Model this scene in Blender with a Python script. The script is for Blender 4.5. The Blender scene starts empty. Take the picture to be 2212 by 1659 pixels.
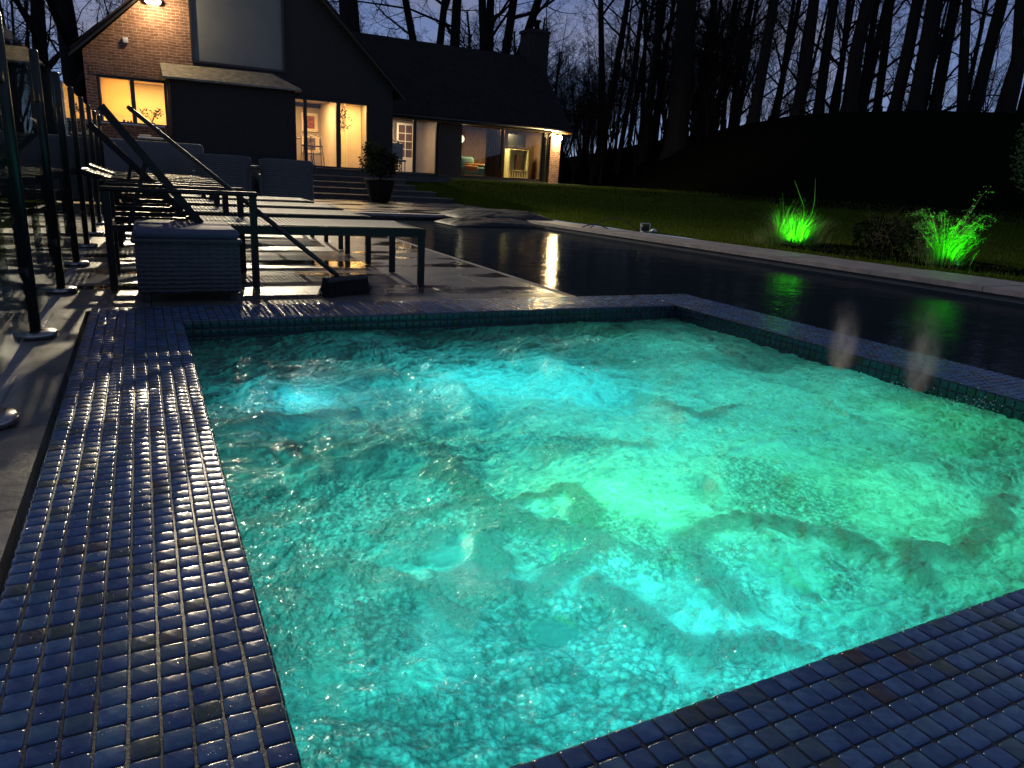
import bpy, math, random
import numpy as np
from mathutils import Vector, Matrix

scene = bpy.context.scene
COL = scene.collection
R = math.radians

# ------------------------------------------------------------------ camera
cam_d = bpy.data.cameras.new("camera")
cam = bpy.data.objects.new("camera", cam_d)
COL.objects.link(cam)
cam_d.sensor_width = 36.0
cam_d.lens = 36.0 * 1541.875 / 2212.0
cam_d.clip_start = 0.05
cam_d.clip_end = 2000
_c = np.array([1106.0, 829.5]); _f = 1541.875
_Y = np.array([300 - _c[0], -(337 - _c[1]), -_f]); _Y /= np.linalg.norm(_Y)
_X = np.array([4216 - _c[0], -(567 - _c[1]), -_f]); _X /= np.linalg.norm(_X)
_Z = np.cross(_X, _Y); _Z /= np.linalg.norm(_Z)
_X = np.cross(_Y, _Z)
cam.matrix_world = Matrix(((_X[0], _X[1], _X[2], 0.0), (_Y[0], _Y[1], _Y[2], 0.0),
                           (_Z[0], _Z[1], _Z[2], 0.78), (0, 0, 0, 1)))
scene.camera = cam

# ------------------------------------------------------------------ sky at dusk
world = bpy.data.worlds.new("World"); scene.world = world; world.use_nodes = True
wt = world.node_tree; wt.nodes.clear()
wo = wt.nodes.new("ShaderNodeOutputWorld"); bg = wt.nodes.new("ShaderNodeBackground")
sky = wt.nodes.new("ShaderNodeTexSky"); sky.sky_type = 'NISHITA'; sky.sun_disc = False
sky.sun_elevation = R(-4.0); sky.sun_rotation = R(250)
tc = wt.nodes.new("ShaderNodeTexCoord"); sep = wt.nodes.new("ShaderNodeSeparateXYZ")
wt.links.new(tc.outputs["Generated"], sep.inputs[0])
ramp = wt.nodes.new("ShaderNodeValToRGB")
ramp.color_ramp.elements[0].position = 0.0; ramp.color_ramp.elements[0].color = (0.26, 0.38, 0.60, 1)
ramp.color_ramp.elements[1].position = 0.6; ramp.color_ramp.elements[1].color = (0.05, 0.075, 0.15, 1)
e = ramp.color_ramp.elements.new(0.10); e.color = (0.19, 0.28, 0.52, 1)
e = ramp.color_ramp.elements.new(0.22); e.color = (0.13, 0.18, 0.37, 1)
wt.links.new(sep.outputs["Z"], ramp.inputs[0])
mp = wt.nodes.new("ShaderNodeMapping"); mp.inputs["Scale"].default_value = (1.0, 1.0, 3.4)
wt.links.new(tc.outputs["Generated"], mp.inputs[0])
cn = wt.nodes.new("ShaderNodeTexNoise"); cn.inputs["Scale"].default_value = 3.2
cn.inputs["Detail"].default_value = 6; cn.inputs["Roughness"].default_value = 0.55
wt.links.new(mp.outputs[0], cn.inputs["Vector"])
cr = wt.nodes.new("ShaderNodeValToRGB")
cr.color_ramp.elements[0].position = 0.47; cr.color_ramp.elements[0].color = (0, 0, 0, 1)
cr.color_ramp.elements[1].position = 0.66; cr.color_ramp.elements[1].color = (0.8, 0.8, 0.8, 1)
wt.links.new(cn.outputs[0], cr.inputs[0])
mx = wt.nodes.new("ShaderNodeMix"); mx.data_type = 'RGBA'
mx.inputs[7].default_value = (0.25, 0.26, 0.36, 1)
wt.links.new(cr.outputs[0], mx.inputs[0]); wt.links.new(ramp.outputs[0], mx.inputs[6])
add = wt.nodes.new("ShaderNodeMix"); add.data_type = 'RGBA'; add.blend_type = 'ADD'; add.inputs[0].default_value = 0.12
wt.links.new(mx.outputs[2], add.inputs[6]); wt.links.new(sky.outputs[0], add.inputs[7])
wt.links.new(add.outputs[2], bg.inputs[0]); bg.inputs[1].default_value = 1.0
wt.links.new(bg.outputs[0], wo.inputs[0])

# ------------------------------------------------------------------ exposure
scene.view_settings.view_transform = 'Standard'
scene.view_settings.look = 'None'
scene.view_settings.exposure = 0.0
scene.view_settings.gamma = 1.0
scene.cycles.max_bounces = 7
scene.cycles.diffuse_bounces = 3
scene.cycles.glossy_bounces = 4
scene.cycles.transmission_bounces = 6
scene.cycles.transparent_max_bounces = 12
scene.cycles.caustics_reflective = False
scene.cycles.caustics_refractive = False
scene.cycles.sample_clamp_indirect = 4.0
scene.cycles.use_denoising = True

# ------------------------------------------------------------------ helpers
def tag(o, label=None, cat=None, group=None, kind=None):
    if label: o["label"] = label
    if cat: o["category"] = cat
    if group: o["group"] = group
    if kind: o["kind"] = kind
    return o

def empty(name, loc=(0, 0, 0), rz=0.0):
    o = bpy.data.objects.new(name, None); COL.objects.link(o)
    o.location = loc; o.rotation_euler = (0, 0, rz); o.empty_display_size = 0.1
    return o

class MB:
    def __init__(s): s.v = []; s.f = []; s.sm = []
    def add(s, vs, fs, smooth=False):
        b = len(s.v); s.v.extend([tuple(p) for p in vs])
        s.f.extend([tuple(b + i for i in f) for f in fs]); s.sm.extend([smooth] * len(fs))
    def box(s, x0, x1, y0, y1, z0, z1):
        s.add([(x0,y0,z0),(x1,y0,z0),(x1,y1,z0),(x0,y1,z0),(x0,y0,z1),(x1,y0,z1),(x1,y1,z1),(x0,y1,z1)],
              [(3,2,1,0),(4,5,6,7),(0,1,5,4),(1,2,6,5),(2,3,7,6),(3,0,4,7)])
    def rbox(s, x0, x1, y0, y1, z0, z1, r=0.01):
        # box with chamfered/rounded edges on every side
        pts = []; r = min(r, (x1-x0)/2.01, (y1-y0)/2.01, (z1-z0)/2.01)
        def ring(z, i):
            c = []
            for cx, cy, a0 in ((x1-r, y1-r, 0), (x0+r, y1-r, 90), (x0+r, y0+r, 180), (x1-r, y0+r, 270)):
                for k in range(4):
                    a = R(a0 + 30*k); c.append((cx + (r-i)*math.cos(a), cy + (r-i)*math.sin(a), z))
            return c
        lv = [(z0, r*0.8), (z0+r*0.35, r*0.25), (z0+r, 0), (z1-r, 0), (z1-r*0.35, r*0.25), (z1, r*0.8)]
        rings = [ring(z, i) for z, i in lv]; n = 16
        vs = [p for rg in rings for p in rg]; fs = []
        for k in range(len(rings)-1):
            for j in range(n):
                fs.append((k*n+j, k*n+(j+1) % n, (k+1)*n+(j+1) % n, (k+1)*n+j))
        fs.append(tuple(range(n-1, -1, -1))); fs.append(tuple((len(rings)-1)*n+j for j in range(n)))
        s.add(vs, fs, True)
    def obox(s, p0, p1, w, h, up=(0, 0, 1)):
        # oriented bar of rectangular section from p0 to p1
        a, b = Vector(p0), Vector(p1); d = (b-a).normalized(); u = Vector(up)
        sd = d.cross(u)
        if sd.length < 1e-4: sd = d.cross(Vector((1, 0, 0)))
        sd.normalize(); u = sd.cross(d).normalized()
        vs = []
        for c in (a, b):
            for i, j in ((-1,-1),(1,-1),(1,1),(-1,1)): vs.append(c + sd*(i*w/2) + u*(j*h/2))
        s.add(vs, [(0,1,2,3),(7,6,5,4),(0,4,5,1),(1,5,6,2),(2,6,7,3),(3,7,4,0)])
    def tube(s, pts, rad, n=10, caps=True):
        P = [Vector(p) for p in pts]
        if not hasattr(rad, '__len__'): rad = [rad]*len(P)
        vs = []; prev = None
        for i, p in enumerate(P):
            d = (P[min(i+1, len(P)-1)] - P[max(i-1, 0)]).normalized()
            if prev is None:
                a = d.cross(Vector((0, 0, 1)))
                if a.length < 1e-3: a = d.cross(Vector((1, 0, 0)))
            else: a = prev - d*prev.dot(d)
            a.normalize(); prev = a; b = d.cross(a)
            for k in range(n):
                t = 2*math.pi*k/n; vs.append(p + (a*math.cos(t) + b*math.sin(t))*rad[i])
        fs = []
        for i in range(len(P)-1):
            for k in range(n): fs.append((i*n+k, i*n+(k+1) % n, (i+1)*n+(k+1) % n, (i+1)*n+k))
        if caps: fs.append(tuple(range(n-1, -1, -1))); fs.append(tuple((len(P)-1)*n+k for k in range(n)))
        s.add(vs, fs, True)
    def lathe(s, prof, cx=0, cy=0, n=24):
        vs = []; fs = []
        for r_, z in prof:
            for k in range(n):
                t = 2*math.pi*k/n; vs.append((cx+r_*math.cos(t), cy+r_*math.sin(t), z))
        for i in range(len(prof)-1):
            for k in range(n): fs.append((i*n+k, i*n+(k+1) % n, (i+1)*n+(k+1) % n, (i+1)*n+k))
        fs.append(tuple(range(n-1, -1, -1))); fs.append(tuple((len(prof)-1)*n+k for k in range(n)))
        s.add(vs, fs, True)
    def prism(s, poly, y0, y1):
        # polygon in X-Z extruded along Y
        n = len(poly); vs = [(x, y0, z) for x, z in poly] + [(x, y1, z) for x, z in poly]
        fs = [tuple(range(n)), tuple(range(2*n-1, n-1, -1))]
        for i in range(n): j = (i+1) % n; fs.append((i, i+n, j+n, j))
        s.add(vs, fs)
    def build(s, name, mat, parent=None, auto=None):
        me = bpy.data.meshes.new(name); me.from_pydata(s.v, [], s.f)
        me.polygons.foreach_set("use_smooth", s.sm)
        if mat: me.materials.append(mat)
        me.update()
        o = bpy.data.objects.new(name, me); COL.objects.link(o)
        if parent is not None: o.parent = parent
        return o

def np_mesh(name, v, f, mat, parent=None, smooth=False, col=None):
    """v (n,3), f (m,k) arrays"""
    me = bpy.data.meshes.new(name); v = np.asarray(v, np.float32); f = np.asarray(f, np.int32)
    me.vertices.add(len(v)); me.vertices.foreach_set("co", v.ravel())
    k = f.shape[1]; me.loops.add(f.size); me.loops.foreach_set("vertex_index", f.ravel())
    me.polygons.add(len(f)); me.polygons.foreach_set("loop_start", np.arange(0, f.size, k, dtype=np.int32))
    me.polygons.foreach_set("loop_total", np.full(len(f), k, np.int32))
    me.polygons.foreach_set("use_smooth", np.full(len(f), smooth))
    me.update(calc_edges=True); me.validate()
    if col is not None:
        a = me.color_attributes.new("mask", 'FLOAT_COLOR', 'POINT')
        a.data.foreach_set("color", np.asarray(col, np.float32).ravel())
    if mat: me.materials.append(mat)
    o = bpy.data.objects.new(name, me); COL.objects.link(o)
    if parent is not None: o.parent = parent
    return o

def copy_tree(o, parent=None):
    c = o.copy(); COL.objects.link(c)
    if parent is not None: c.parent = parent
    for ch in list(o.children): copy_tree(ch, c)
    return c

# ------------------------------------------------------------------ materials
class NT:
    def __init__(s, name):
        s.m = bpy.data.materials.new(name); s.m.use_nodes = True; s.t = s.m.node_tree
        s.t.nodes.clear(); s.out = s.n("ShaderNodeOutputMaterial")
        s.co = s.n("ShaderNodeTexCoord")
    def n(s, t, **k):
        x = s.t.nodes.new(t)
        for a, b in k.items(): setattr(x, a, b)
        return x
    def l(s, a, b): s.t.links.new(a, b)
    def noise(s, scale, detail=4, rough=0.55, vec=None, dist=0.0, sc=None):
        x = s.n("ShaderNodeTexNoise"); x.inputs["Scale"].default_value = scale
        x.inputs["Detail"].default_value = detail; x.inputs["Roughness"].default_value = rough
        x.inputs["Distortion"].default_value = dist
        src = vec if vec is not None else s.co.outputs["Object"]
        if sc:
            m = s.n("ShaderNodeMapping"); m.inputs["Scale"].default_value = sc; s.l(src, m.inputs[0]); src = m.outputs[0]
        s.l(src, x.inputs["Vector"]); return x.outputs[0]
    def voro(s, scale, feature='F1', out=0, sc=None):
        x = s.n("ShaderNodeTexVoronoi"); x.feature = feature; x.inputs["Scale"].default_value = scale
        src = s.co.outputs["Object"]
        if sc:
            m = s.n("ShaderNodeMapping"); m.inputs["Scale"].default_value = sc; s.l(src, m.inputs[0]); src = m.outputs[0]
        s.l(src, x.inputs["Vector"]); return x.outputs[out]
    def ramp(s, fac, stops):
        x = s.n("ShaderNodeValToRGB"); el = x.color_ramp.elements
        while len(el) < len(stops): el.new(0.5)
        for e_, (p, c) in zip(el, stops):
            e_.position = p; e_.color = (c, c, c, 1) if not hasattr(c, '__len__') else (*c, 1)
        s.l(fac, x.inputs[0]); return x.outputs[0]
    def mix(s, fac, a, b, blend='MIX'):
        x = s.n("ShaderNodeMix", data_type='RGBA', blend_type=blend)
        for i, v in ((0, fac), (6, a), (7, b)):
            if hasattr(v, 'is_linked'): s.l(v, x.inputs[i])
            elif i == 0: x.inputs[0].default_value = v
            else: x.inputs[i].default_value = (*v, 1)
        return x.outputs[2]
    def math(s, op, a, b=0.0, clamp=False):
        x = s.n("ShaderNodeMath", operation=op, use_clamp=clamp)
        for i, v in ((0, a), (1, b)):
            if hasattr(v, 'is_linked'): s.l(v, x.inputs[i])
            else: x.inputs[i].default_value = v
        return x.outputs[0]
    def bump(s, h, strength=0.5, dist=0.01, prev=None):
        x = s.n("ShaderNodeBump"); x.inputs["Strength"].default_value = strength
        x.inputs["Distance"].default_value = dist; s.l(h, x.inputs["Height"])
        if prev: s.l(prev, x.inputs["Normal"])
        return x.outputs[0]
    def pr(s, base, rough=0.5, spec=0.5, metal=0.0, normal=None, coat=0.0, emit=None, es=0.0, trans=0.0, ior=None):
        b = s.n("ShaderNodeBsdfPrincipled")
        def put(k, v):
            if v is None: return
            if hasattr(v, 'is_linked'): s.l(v, b.inputs[k])
            elif hasattr(v, '__len__'): b.inputs[k].default_value = (*v, 1)
            else: b.inputs[k].default_value = v
        put("Base Color", base); put("Roughness", rough); put("Specular IOR Level", spec); put("Metallic", metal)
        put("Coat Weight", coat); put("Normal", normal); put("Transmission Weight", trans); put("IOR", ior)
        if emit is not None: put("Emission Color", emit); put("Emission Strength", es)
        s.l(b.outputs[0], s.out.inputs[0]); return b

def simple(name, col, rough=0.5, var=0.25, scale=8, bump=0.15, bscale=60, metal=0.0, spec=0.5, coat=0.0, bd=0.003):
    t = NT(name)
    nz = t.noise(scale, 5, 0.6)
    c = t.mix(t.ramp(nz, [(0.3, 0.0), (0.7, 1.0)]), tuple(x*(1-var) for x in col), tuple(min(1, x*(1+var)) for x in col))
    t.pr(c, t.math('ADD', rough - 0.08, t.math('MULTIPLY', nz, 0.16)), spec, metal,
         t.bump(t.noise(bscale, 3), bump, bd), coat)
    return t.m

def glow(name, col, strength):
    t = NT(name); em = t.n("ShaderNodeEmission"); em.inputs[0].default_value = (*col, 1); em.inputs[1].default_value = strength
    t.l(em.outputs[0], t.out.inputs[0]); return t.m

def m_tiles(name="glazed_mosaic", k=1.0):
    t = NT(name)
    g = t.n("ShaderNodeNewGeometry"); rnd = g.outputs["Random Per Island"]
    c = t.ramp(rnd, [(0.0, (0.010, 0.052, 0.15)), (0.22, (0.020, 0.085, 0.21)), (0.45, (0.012, 0.062, 0.19)),
                     (0.56, (0.040, 0.098, 0.18)), (0.74, (0.042, 0.075, 0.11)), (0.88, (0.060, 0.066, 0.045)),
                     (0.955, (0.075, 0.038, 0.025)), (1.0, (0.015, 0.065, 0.19))])
    x = t.t.nodes[-1]
    for nd in t.t.nodes:
        if nd.type == 'VALTORGB': nd.color_ramp.interpolation = 'CONSTANT'
    n1 = t.noise(38, 4, 0.6); n2 = t.noise(9, 3)
    c = t.mix(t.ramp(n1, [(0.35, 0.0), (0.62, 1.0)]), c, (0.006, 0.03, 0.15), 'MIX') if False else t.mix(
        t.math('MULTIPLY', t.ramp(n1, [(0.42, 0.0), (0.6, 1.0)]), 0.55), c, (0.008, 0.028, 0.12))
    rough = t.math('ADD', 0.09, t.math('MULTIPLY', t.noise(55, 4, 0.7), 0.22))
    drops = t.ramp(t.voro(170), [(0.0, 1.0), (0.22, 0.0)])
    dm = t.math('MULTIPLY', drops, t.ramp(t.noise(16, 3), [(0.5, 0.0), (0.6, 1.0)]))
    b1 = t.bump(t.noise(30, 3, 0.5), 0.28, 0.004)
    b2 = t.bump(dm, 0.5, 0.0015, b1)
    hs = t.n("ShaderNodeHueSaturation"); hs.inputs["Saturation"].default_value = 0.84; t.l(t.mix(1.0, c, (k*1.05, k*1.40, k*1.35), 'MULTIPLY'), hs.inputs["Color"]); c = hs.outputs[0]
    t.pr(c, rough, 0.5, 0.0, b2, 0.2)
    return t.m

def m_paving():
    t = NT("wet_stone_paving")
    br = t.n("ShaderNodeTexBrick"); br.offset = 0.5
    br.inputs["Scale"].default_value = 1.0; br.inputs["Mortar Size"].default_value = 0.006
    br.inputs["Brick Width"].default_value = 0.9; br.inputs["Row Height"].default_value = 0.6
    br.inputs["Color1"].default_value = (0.13, 0.123, 0.113, 1); br.inputs["Color2"].default_value = (0.175, 0.162, 0.146, 1)
    br.inputs["Mortar"].default_value = (0.03, 0.03, 0.03, 1); br.inputs["Mortar Smooth"].default_value = 0.2
    t.l(t.co.outputs["Object"], br.inputs[0])
    n = t.noise(3.2, 6, 0.65)
    c = t.mix(t.ramp(n, [(0.3, 0.0), (0.7, 0.6)]), br.outputs[0], (0.10, 0.095, 0.09), 'MULTIPLY')
    c = t.mix(t.math('MULTIPLY', t.ramp(t.noise(45, 5, 0.7), [(0.35, 0.0), (0.7, 1.0)]), 0.3), c, (0.19, 0.18, 0.17))
    pud = t.ramp(t.noise(1.25, 3, 0.45, sc=(0.7, 1.5, 1.0)), [(0.50, 0.0), (0.60, 1.0)])
    sy = t.n("ShaderNodeSeparateXYZ"); t.l(t.co.outputs["Object"], sy.inputs[0])
    pud = t.math('MULTIPLY', pud, t.math('SUBTRACT', t.math('MULTIPLY', sy.outputs["Y"], 2.0), 8.6, True))
    c = t.mix(pud, c, t.mix(1.0, c, (0.35, 0.35, 0.36), 'MULTIPLY'))
    rough = t.mix(pud, t.ramp(t.noise(7, 5, 0.7), [(0.3, 0.26), (0.7, 0.5)]), (0.05, 0.05, 0.05))
    inv = t.math('SUBTRACT', 1.0, pud)
    h = t.math('MULTIPLY', inv, t.math('ADD', t.math('MULTIPLY', br.outputs[1], -1.2), t.math('MULTIPLY', t.noise(60, 5, 0.7), 0.5)))
    t.pr(c, rough, 0.55, 0.0, t.bump(h, 0.5, 0.005))
    return t.m

def m_brick(name="old_red_brick", sx=0.22, sy=0.075):
    t = NT(name)
    mpn = t.n("ShaderNodeMapping"); mpn.inputs["Rotation"].default_value = (R(90), 0, 0)
    # distort the lookup a little so courses are hand laid
    nz = t.n("ShaderNodeTexNoise"); nz.inputs["Scale"].default_value = 2.2; t.l(t.co.outputs["Object"], nz.inputs["Vector"])
    ad = t.n("ShaderNodeVectorMath", operation='MULTIPLY_ADD'); t.l(nz.outputs[1], ad.inputs[0])
    ad.inputs[1].default_value = (0.10, 0.10, 0.10); t.l(t.co.outputs["Object"], ad.inputs[2])
    t.l(ad.outputs[0], mpn.inputs[0])
    br = t.n("ShaderNodeTexBrick"); br.offset = 0.5
    br.inputs["Scale"].default_value = 1.0; br.inputs["Mortar Size"].default_value = 0.009
    br.inputs["Brick Width"].default_value = sx; br.inputs["Row Height"].default_value = sy
    br.inputs["Color1"].default_value = (0.17, 0.075, 0.05, 1); br.inputs["Color2"].default_value = (0.29, 0.145, 0.10, 1)
    br.inputs["Mortar"].default_value = (0.42, 0.36, 0.28, 1); br.inputs["Mortar Smooth"].default_value = 0.3
    t.l(mpn.outputs[0], br.inputs[0])
    c = t.mix(t.ramp(t.noise(6, 5), [(0.3, 0.0), (0.75, 0.7)]), br.outputs[0], (0.10, 0.05, 0.035))
    h = t.math('ADD', t.math('MULTIPLY', br.outputs[1], -1.0), t.math('MULTIPLY', t.noise(35, 4), 0.5))
    t.pr(c, 0.85, 0.3, 0.0, t.bump(h, 0.7, 0.02))
    return t.m

def m_brick_shaded():
    return simple("shaded_brick", (0.022, 0.018, 0.016), 0.9, 0.3, 5, 0.6, 18, bd=0.02)  # chimney brick with its dusk shade put into a near black colour

def m_planks(name, col, pitch=0.12, axis='X', rough=0.6):
    t = NT(name)
    w = t.n("ShaderNodeTexWave"); w.wave_type = 'BANDS'; w.bands_direction = axis; w.wave_profile = 'SAW'
    w.inputs["Scale"].default_value = 0.3142 / pitch; t.l(t.co.outputs["Object"], w.inputs[0])
    c = t.mix(t.ramp(t.noise(4, 5, 0.6, sc=(4, 4, 1)), [(0.3, 0.0), (0.7, 1.0)]), tuple(x*0.6 for x in col), tuple(x*1.3 for x in col))
    c = t.mix(t.ramp(w.outputs[1], [(0.0, 1.0), (0.06, 0.0)]), c, tuple(x*0.2 for x in col))
    t.pr(c, rough, 0.4, 0.0, t.bump(w.outputs[1], 0.5, 0.01))
    return t.m

def m_roof():
    t = NT("clay_roof_tiles")
    mpn = t.n("ShaderNodeMapping"); t.l(t.co.outputs["Object"], mpn.inputs[0])
    br = t.n("ShaderNodeTexBrick"); br.inputs["Scale"].default_value = 1; br.inputs["Brick Width"].default_value = 0.17
    br.inputs["Row Height"].default_value = 0.10; br.inputs["Mortar Size"].default_value = 0.006
    br.inputs["Color1"].default_value = (0.014, 0.011, 0.010, 1); br.inputs["Color2"].default_value = (0.024, 0.018, 0.016, 1)
    br.inputs["Mortar"].default_value = (0.008, 0.007, 0.007, 1); t.l(mpn.outputs[0], br.inputs[0])
    t.pr(br.outputs[0], 0.85, 0.2, 0.0, t.bump(br.outputs[1], 0.5, 0.02)); return t.m

def m_bark():
    t = NT("dark_bark")
    n = t.noise(3, 6, 0.7, sc=(3, 3, 0.6))
    c = t.mix(n, (0.007, 0.007, 0.006), (0.026, 0.022, 0.018))
    t.pr(c, 0.9, 0.15, 0.0, t.bump(t.noise(7, 6, 0.7, sc=(3, 3, 0.7)), 0.8, 0.05)); return t.m

def m_lawn():
    t = NT("lawn_turf")
    n = t.noise(0.9, 6, 0.65); n2 = t.noise(24, 6, 0.75)
    c = t.mix(n, (0.045, 0.075, 0.006), (0.10, 0.14, 0.010))
    c = t.mix(t.ramp(n2, [(0.3, 0.0), (0.75, 1.0)]), c, (0.008, 0.016, 0.003))
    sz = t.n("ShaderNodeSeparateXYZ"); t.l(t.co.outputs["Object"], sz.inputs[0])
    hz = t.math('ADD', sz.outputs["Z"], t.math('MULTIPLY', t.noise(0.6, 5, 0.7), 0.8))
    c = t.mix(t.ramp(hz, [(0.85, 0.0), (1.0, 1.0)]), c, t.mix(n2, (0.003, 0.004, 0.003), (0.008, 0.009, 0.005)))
    t.pr(c, 1.0, 0.0, 0.0, t.bump(n2, 1.0, 0.05)); return t.m

def m_leaf(name, a, b, rough=0.55, sp=0.35):
    t = NT(name); g = t.n("ShaderNodeNewGeometry")
    c = t.mix(g.outputs["Random Per Island"], a, b)
    p = t.pr(c, rough, sp)
    tr = t.n("ShaderNodeBsdfTranslucent"); t.l(c, tr.inputs[0]); ms = t.n("ShaderNodeMixShader"); ms.inputs[0].default_value = 0.35
    t.l(p.outputs[0], ms.inputs[1]); t.l(tr.outputs[0], ms.inputs[2]); t.l(ms.outputs[0], t.out.inputs[0])
    return t.m

def m_weave(name, col, s=0.012):
    t = NT(name)
    w1 = t.n("ShaderNodeTexWave"); w1.bands_direction = 'X'; w1.inputs["Scale"].default_value = 0.3142/ (s*2.0)
    w2 = t.n("ShaderNodeTexWave"); w2.bands_direction = 'Z'; w2.inputs["Scale"].default_value = 0.3142/ s
    w2.inputs["Distortion"].default_value = 2.2; w2.inputs["Detail"].default_value = 1.0; w2.inputs["Detail Scale"].default_value = 2.0
    for w in (w1, w2): t.l(t.co.outputs["Object"], w.inputs[0])
    h = t.math('MAXIMUM', t.math('MULTIPLY', w1.outputs[1], 0.45), w2.outputs[1])
    c = t.mix(h, tuple(x*0.5 for x in col), col)
    c = t.mix(t.ramp(t.noise(9, 4), [(0.35, 0.0), (0.7, 0.5)]), c, tuple(x*0.5 for x in col))
    t.pr(c, 0.55, 0.4, 0.0, t.bump(h, 0.8, 0.006)); return t.m

def m_pane(name="window_pane"):
    t = NT(name)
    tr = t.n("ShaderNodeBsdfTransparent"); tr.inputs[0].default_value = (0.93, 0.95, 0.94, 1)
    gl = t.n("ShaderNodeBsdfGlossy"); gl.inputs["Roughness"].default_value = 0.015
    fr = t.n("ShaderNodeFresnel"); fr.inputs[0].default_value = 1.5; ms = t.n("ShaderNodeMixShader")
    t.l(t.math('MULTIPLY', fr.outputs[0], 0.9), ms.inputs[0]); t.l(tr.outputs[0], ms.inputs[1]); t.l(gl.outputs[0], ms.inputs[2])
    t.l(ms.outputs[0], t.out.inputs[0]); return t.m

def m_spa_water():
    t = NT("aerated_spa_water")
    at = t.n("ShaderNodeAttribute"); at.attribute_name = "mask"; sp = t.n("ShaderNodeSeparateColor"); t.l(at.outputs["Color"], sp.inputs[0])
    ridge, clear, bub = sp.outputs[0], sp.outputs[1], sp.outputs[2]; air = at.outputs["Alpha"]
    n_f = t.noise(70, 5, 0.7, dist=0.6); n_m = t.noise(17, 5, 0.65, dist=1.2)
    # bubbles : dome per voronoi cell
    vb = t.voro(68); dome = t.ramp(vb, [(0.0, 1.0), (0.55, 0.35), (0.8, 0.0)])
    vb2 = t.voro(115); dome2 = t.ramp(vb2, [(0.0, 1.0), (0.7, 0.0)])
    h_b = t.math('MULTIPLY', bub, t.math('ADD', dome, t.math('MULTIPLY', dome2, 0.5)))
    busy = t.math('SUBTRACT', 1.0, t.math('MULTIPLY', clear, 0.93))
    h = t.math('MULTIPLY', busy, t.math('ADD', t.math('MULTIPLY', n_f, 0.8), t.math('MULTIPLY', n_m, 1.3)))
    nb = t.bump(h, 1.0, 0.013); nb = t.bump(h_b, 0.9, 0.007, nb)
    thick = t.math('MULTIPLY', ridge, t.ramp(n_f, [(0.3, 0.8), (0.6, 1.0)]))
    tcol = (0.80, 1.0, 0.98)
    vein = t.ramp(t.math('ADD', t.math('MULTIPLY', n_m, 0.5), t.math('MULTIPLY', n_f, 0.5)), [(0.34, 0.42), (0.50, 0.80), (0.62, 1.0)])
    tcol = t.mix(t.math('MULTIPLY', busy, 0.9), tcol, t.mix(1.0, tcol, vein, 'MULTIPLY'))
    cell = t.ramp(vb, [(0.0, 1.0), (0.35, 0.95), (0.62, 0.30)])
    tcol = t.mix(t.math('MULTIPLY', bub, 0.6), tcol, t.mix(1.0, tcol, cell, 'MULTIPLY'))
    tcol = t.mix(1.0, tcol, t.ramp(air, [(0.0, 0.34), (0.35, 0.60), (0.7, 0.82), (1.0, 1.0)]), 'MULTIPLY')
    tcol = t.mix(t.math('MULTIPLY', thick, 0.90), tcol, (0.21, 0.29, 0.27))
    tcol = t.mix(t.math('MULTIPLY', clear, 0.6), tcol, t.mix(1.0, tcol, (0.12, 0.30, 0.30), 'MULTIPLY'))
    tl = t.n("ShaderNodeBsdfTranslucent"); t.l(tcol, tl.inputs[0]); t.l(nb, tl.inputs["Normal"])
    df = t.n("ShaderNodeBsdfDiffuse"); df.inputs[0].default_value = (0.50, 0.52, 0.48, 1); t.l(nb, df.inputs["Normal"])
    m1 = t.n("ShaderNodeMixShader"); t.l(t.math('ADD', 0.06, t.math('MULTIPLY', thick, 0.18)), m1.inputs[0])
    t.l(tl.outputs[0], m1.inputs[1]); t.l(df.outputs[0], m1.inputs[2])
    rf = t.n("ShaderNodeBsdfRefraction"); rf.inputs["IOR"].default_value = 1.33; rf.inputs["Roughness"].default_value = 0.06
    rf.inputs["Color"].default_value = (0.25, 0.80, 0.72, 1); t.l(nb, rf.inputs["Normal"])
    m2 = t.n("ShaderNodeMixShader"); t.l(t.math('MULTIPLY', clear, 0.15, True), m2.inputs[0])
    t.l(m1.outputs[0], m2.inputs[1]); t.l(rf.outputs[0], m2.inputs[2])
    gl = t.n("ShaderNodeBsdfGlossy"); gl.inputs["Roughness"].default_value = 0.10; t.l(nb, gl.inputs["Normal"])
    fr = t.n("ShaderNodeFresnel"); fr.inputs[0].default_value = 1.33; t.l(nb, fr.inputs["Normal"])
    m3 = t.n("ShaderNodeMixShader"); t.l(fr.outputs[0], m3.inputs[0]); t.l(m2.outputs[0], m3.inputs[1]); t.l(gl.outputs[0], m3.inputs[2])
    t.l(m3.outputs[0], t.out.inputs[0]); return t.m

def m_pool_water():
    t = NT("still_pool_water")
    h = t.math('ADD', t.noise(2.2, 3, 0.5, sc=(1.0, 1.3, 1)), t.math('MULTIPLY', t.noise(14, 4, 0.6, dist=0.5), 0.22))
    nb = t.bump(h, 0.6, 0.015)
    df = t.n("ShaderNodeBsdfDiffuse"); df.inputs[0].default_value = (0.010, 0.016, 0.024, 1)
    gl = t.n("ShaderNodeBsdfGlossy"); gl.inputs["Roughness"].default_value = 0.075; t.l(nb, gl.inputs["Normal"])
    fr = t.n("ShaderNodeFresnel"); fr.inputs[0].default_value = 1.33; t.l(nb, fr.inputs["Normal"])
    ms = t.n("ShaderNodeMixShader"); t.l(t.math('MULTIPLY', fr.outputs[0], 0.30), ms.inputs[0]); t.l(df.outputs[0], ms.inputs[1]); t.l(gl.outputs[0], ms.inputs[2])
    t.l(ms.outputs[0], t.out.inputs[0]); return t.m

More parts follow.
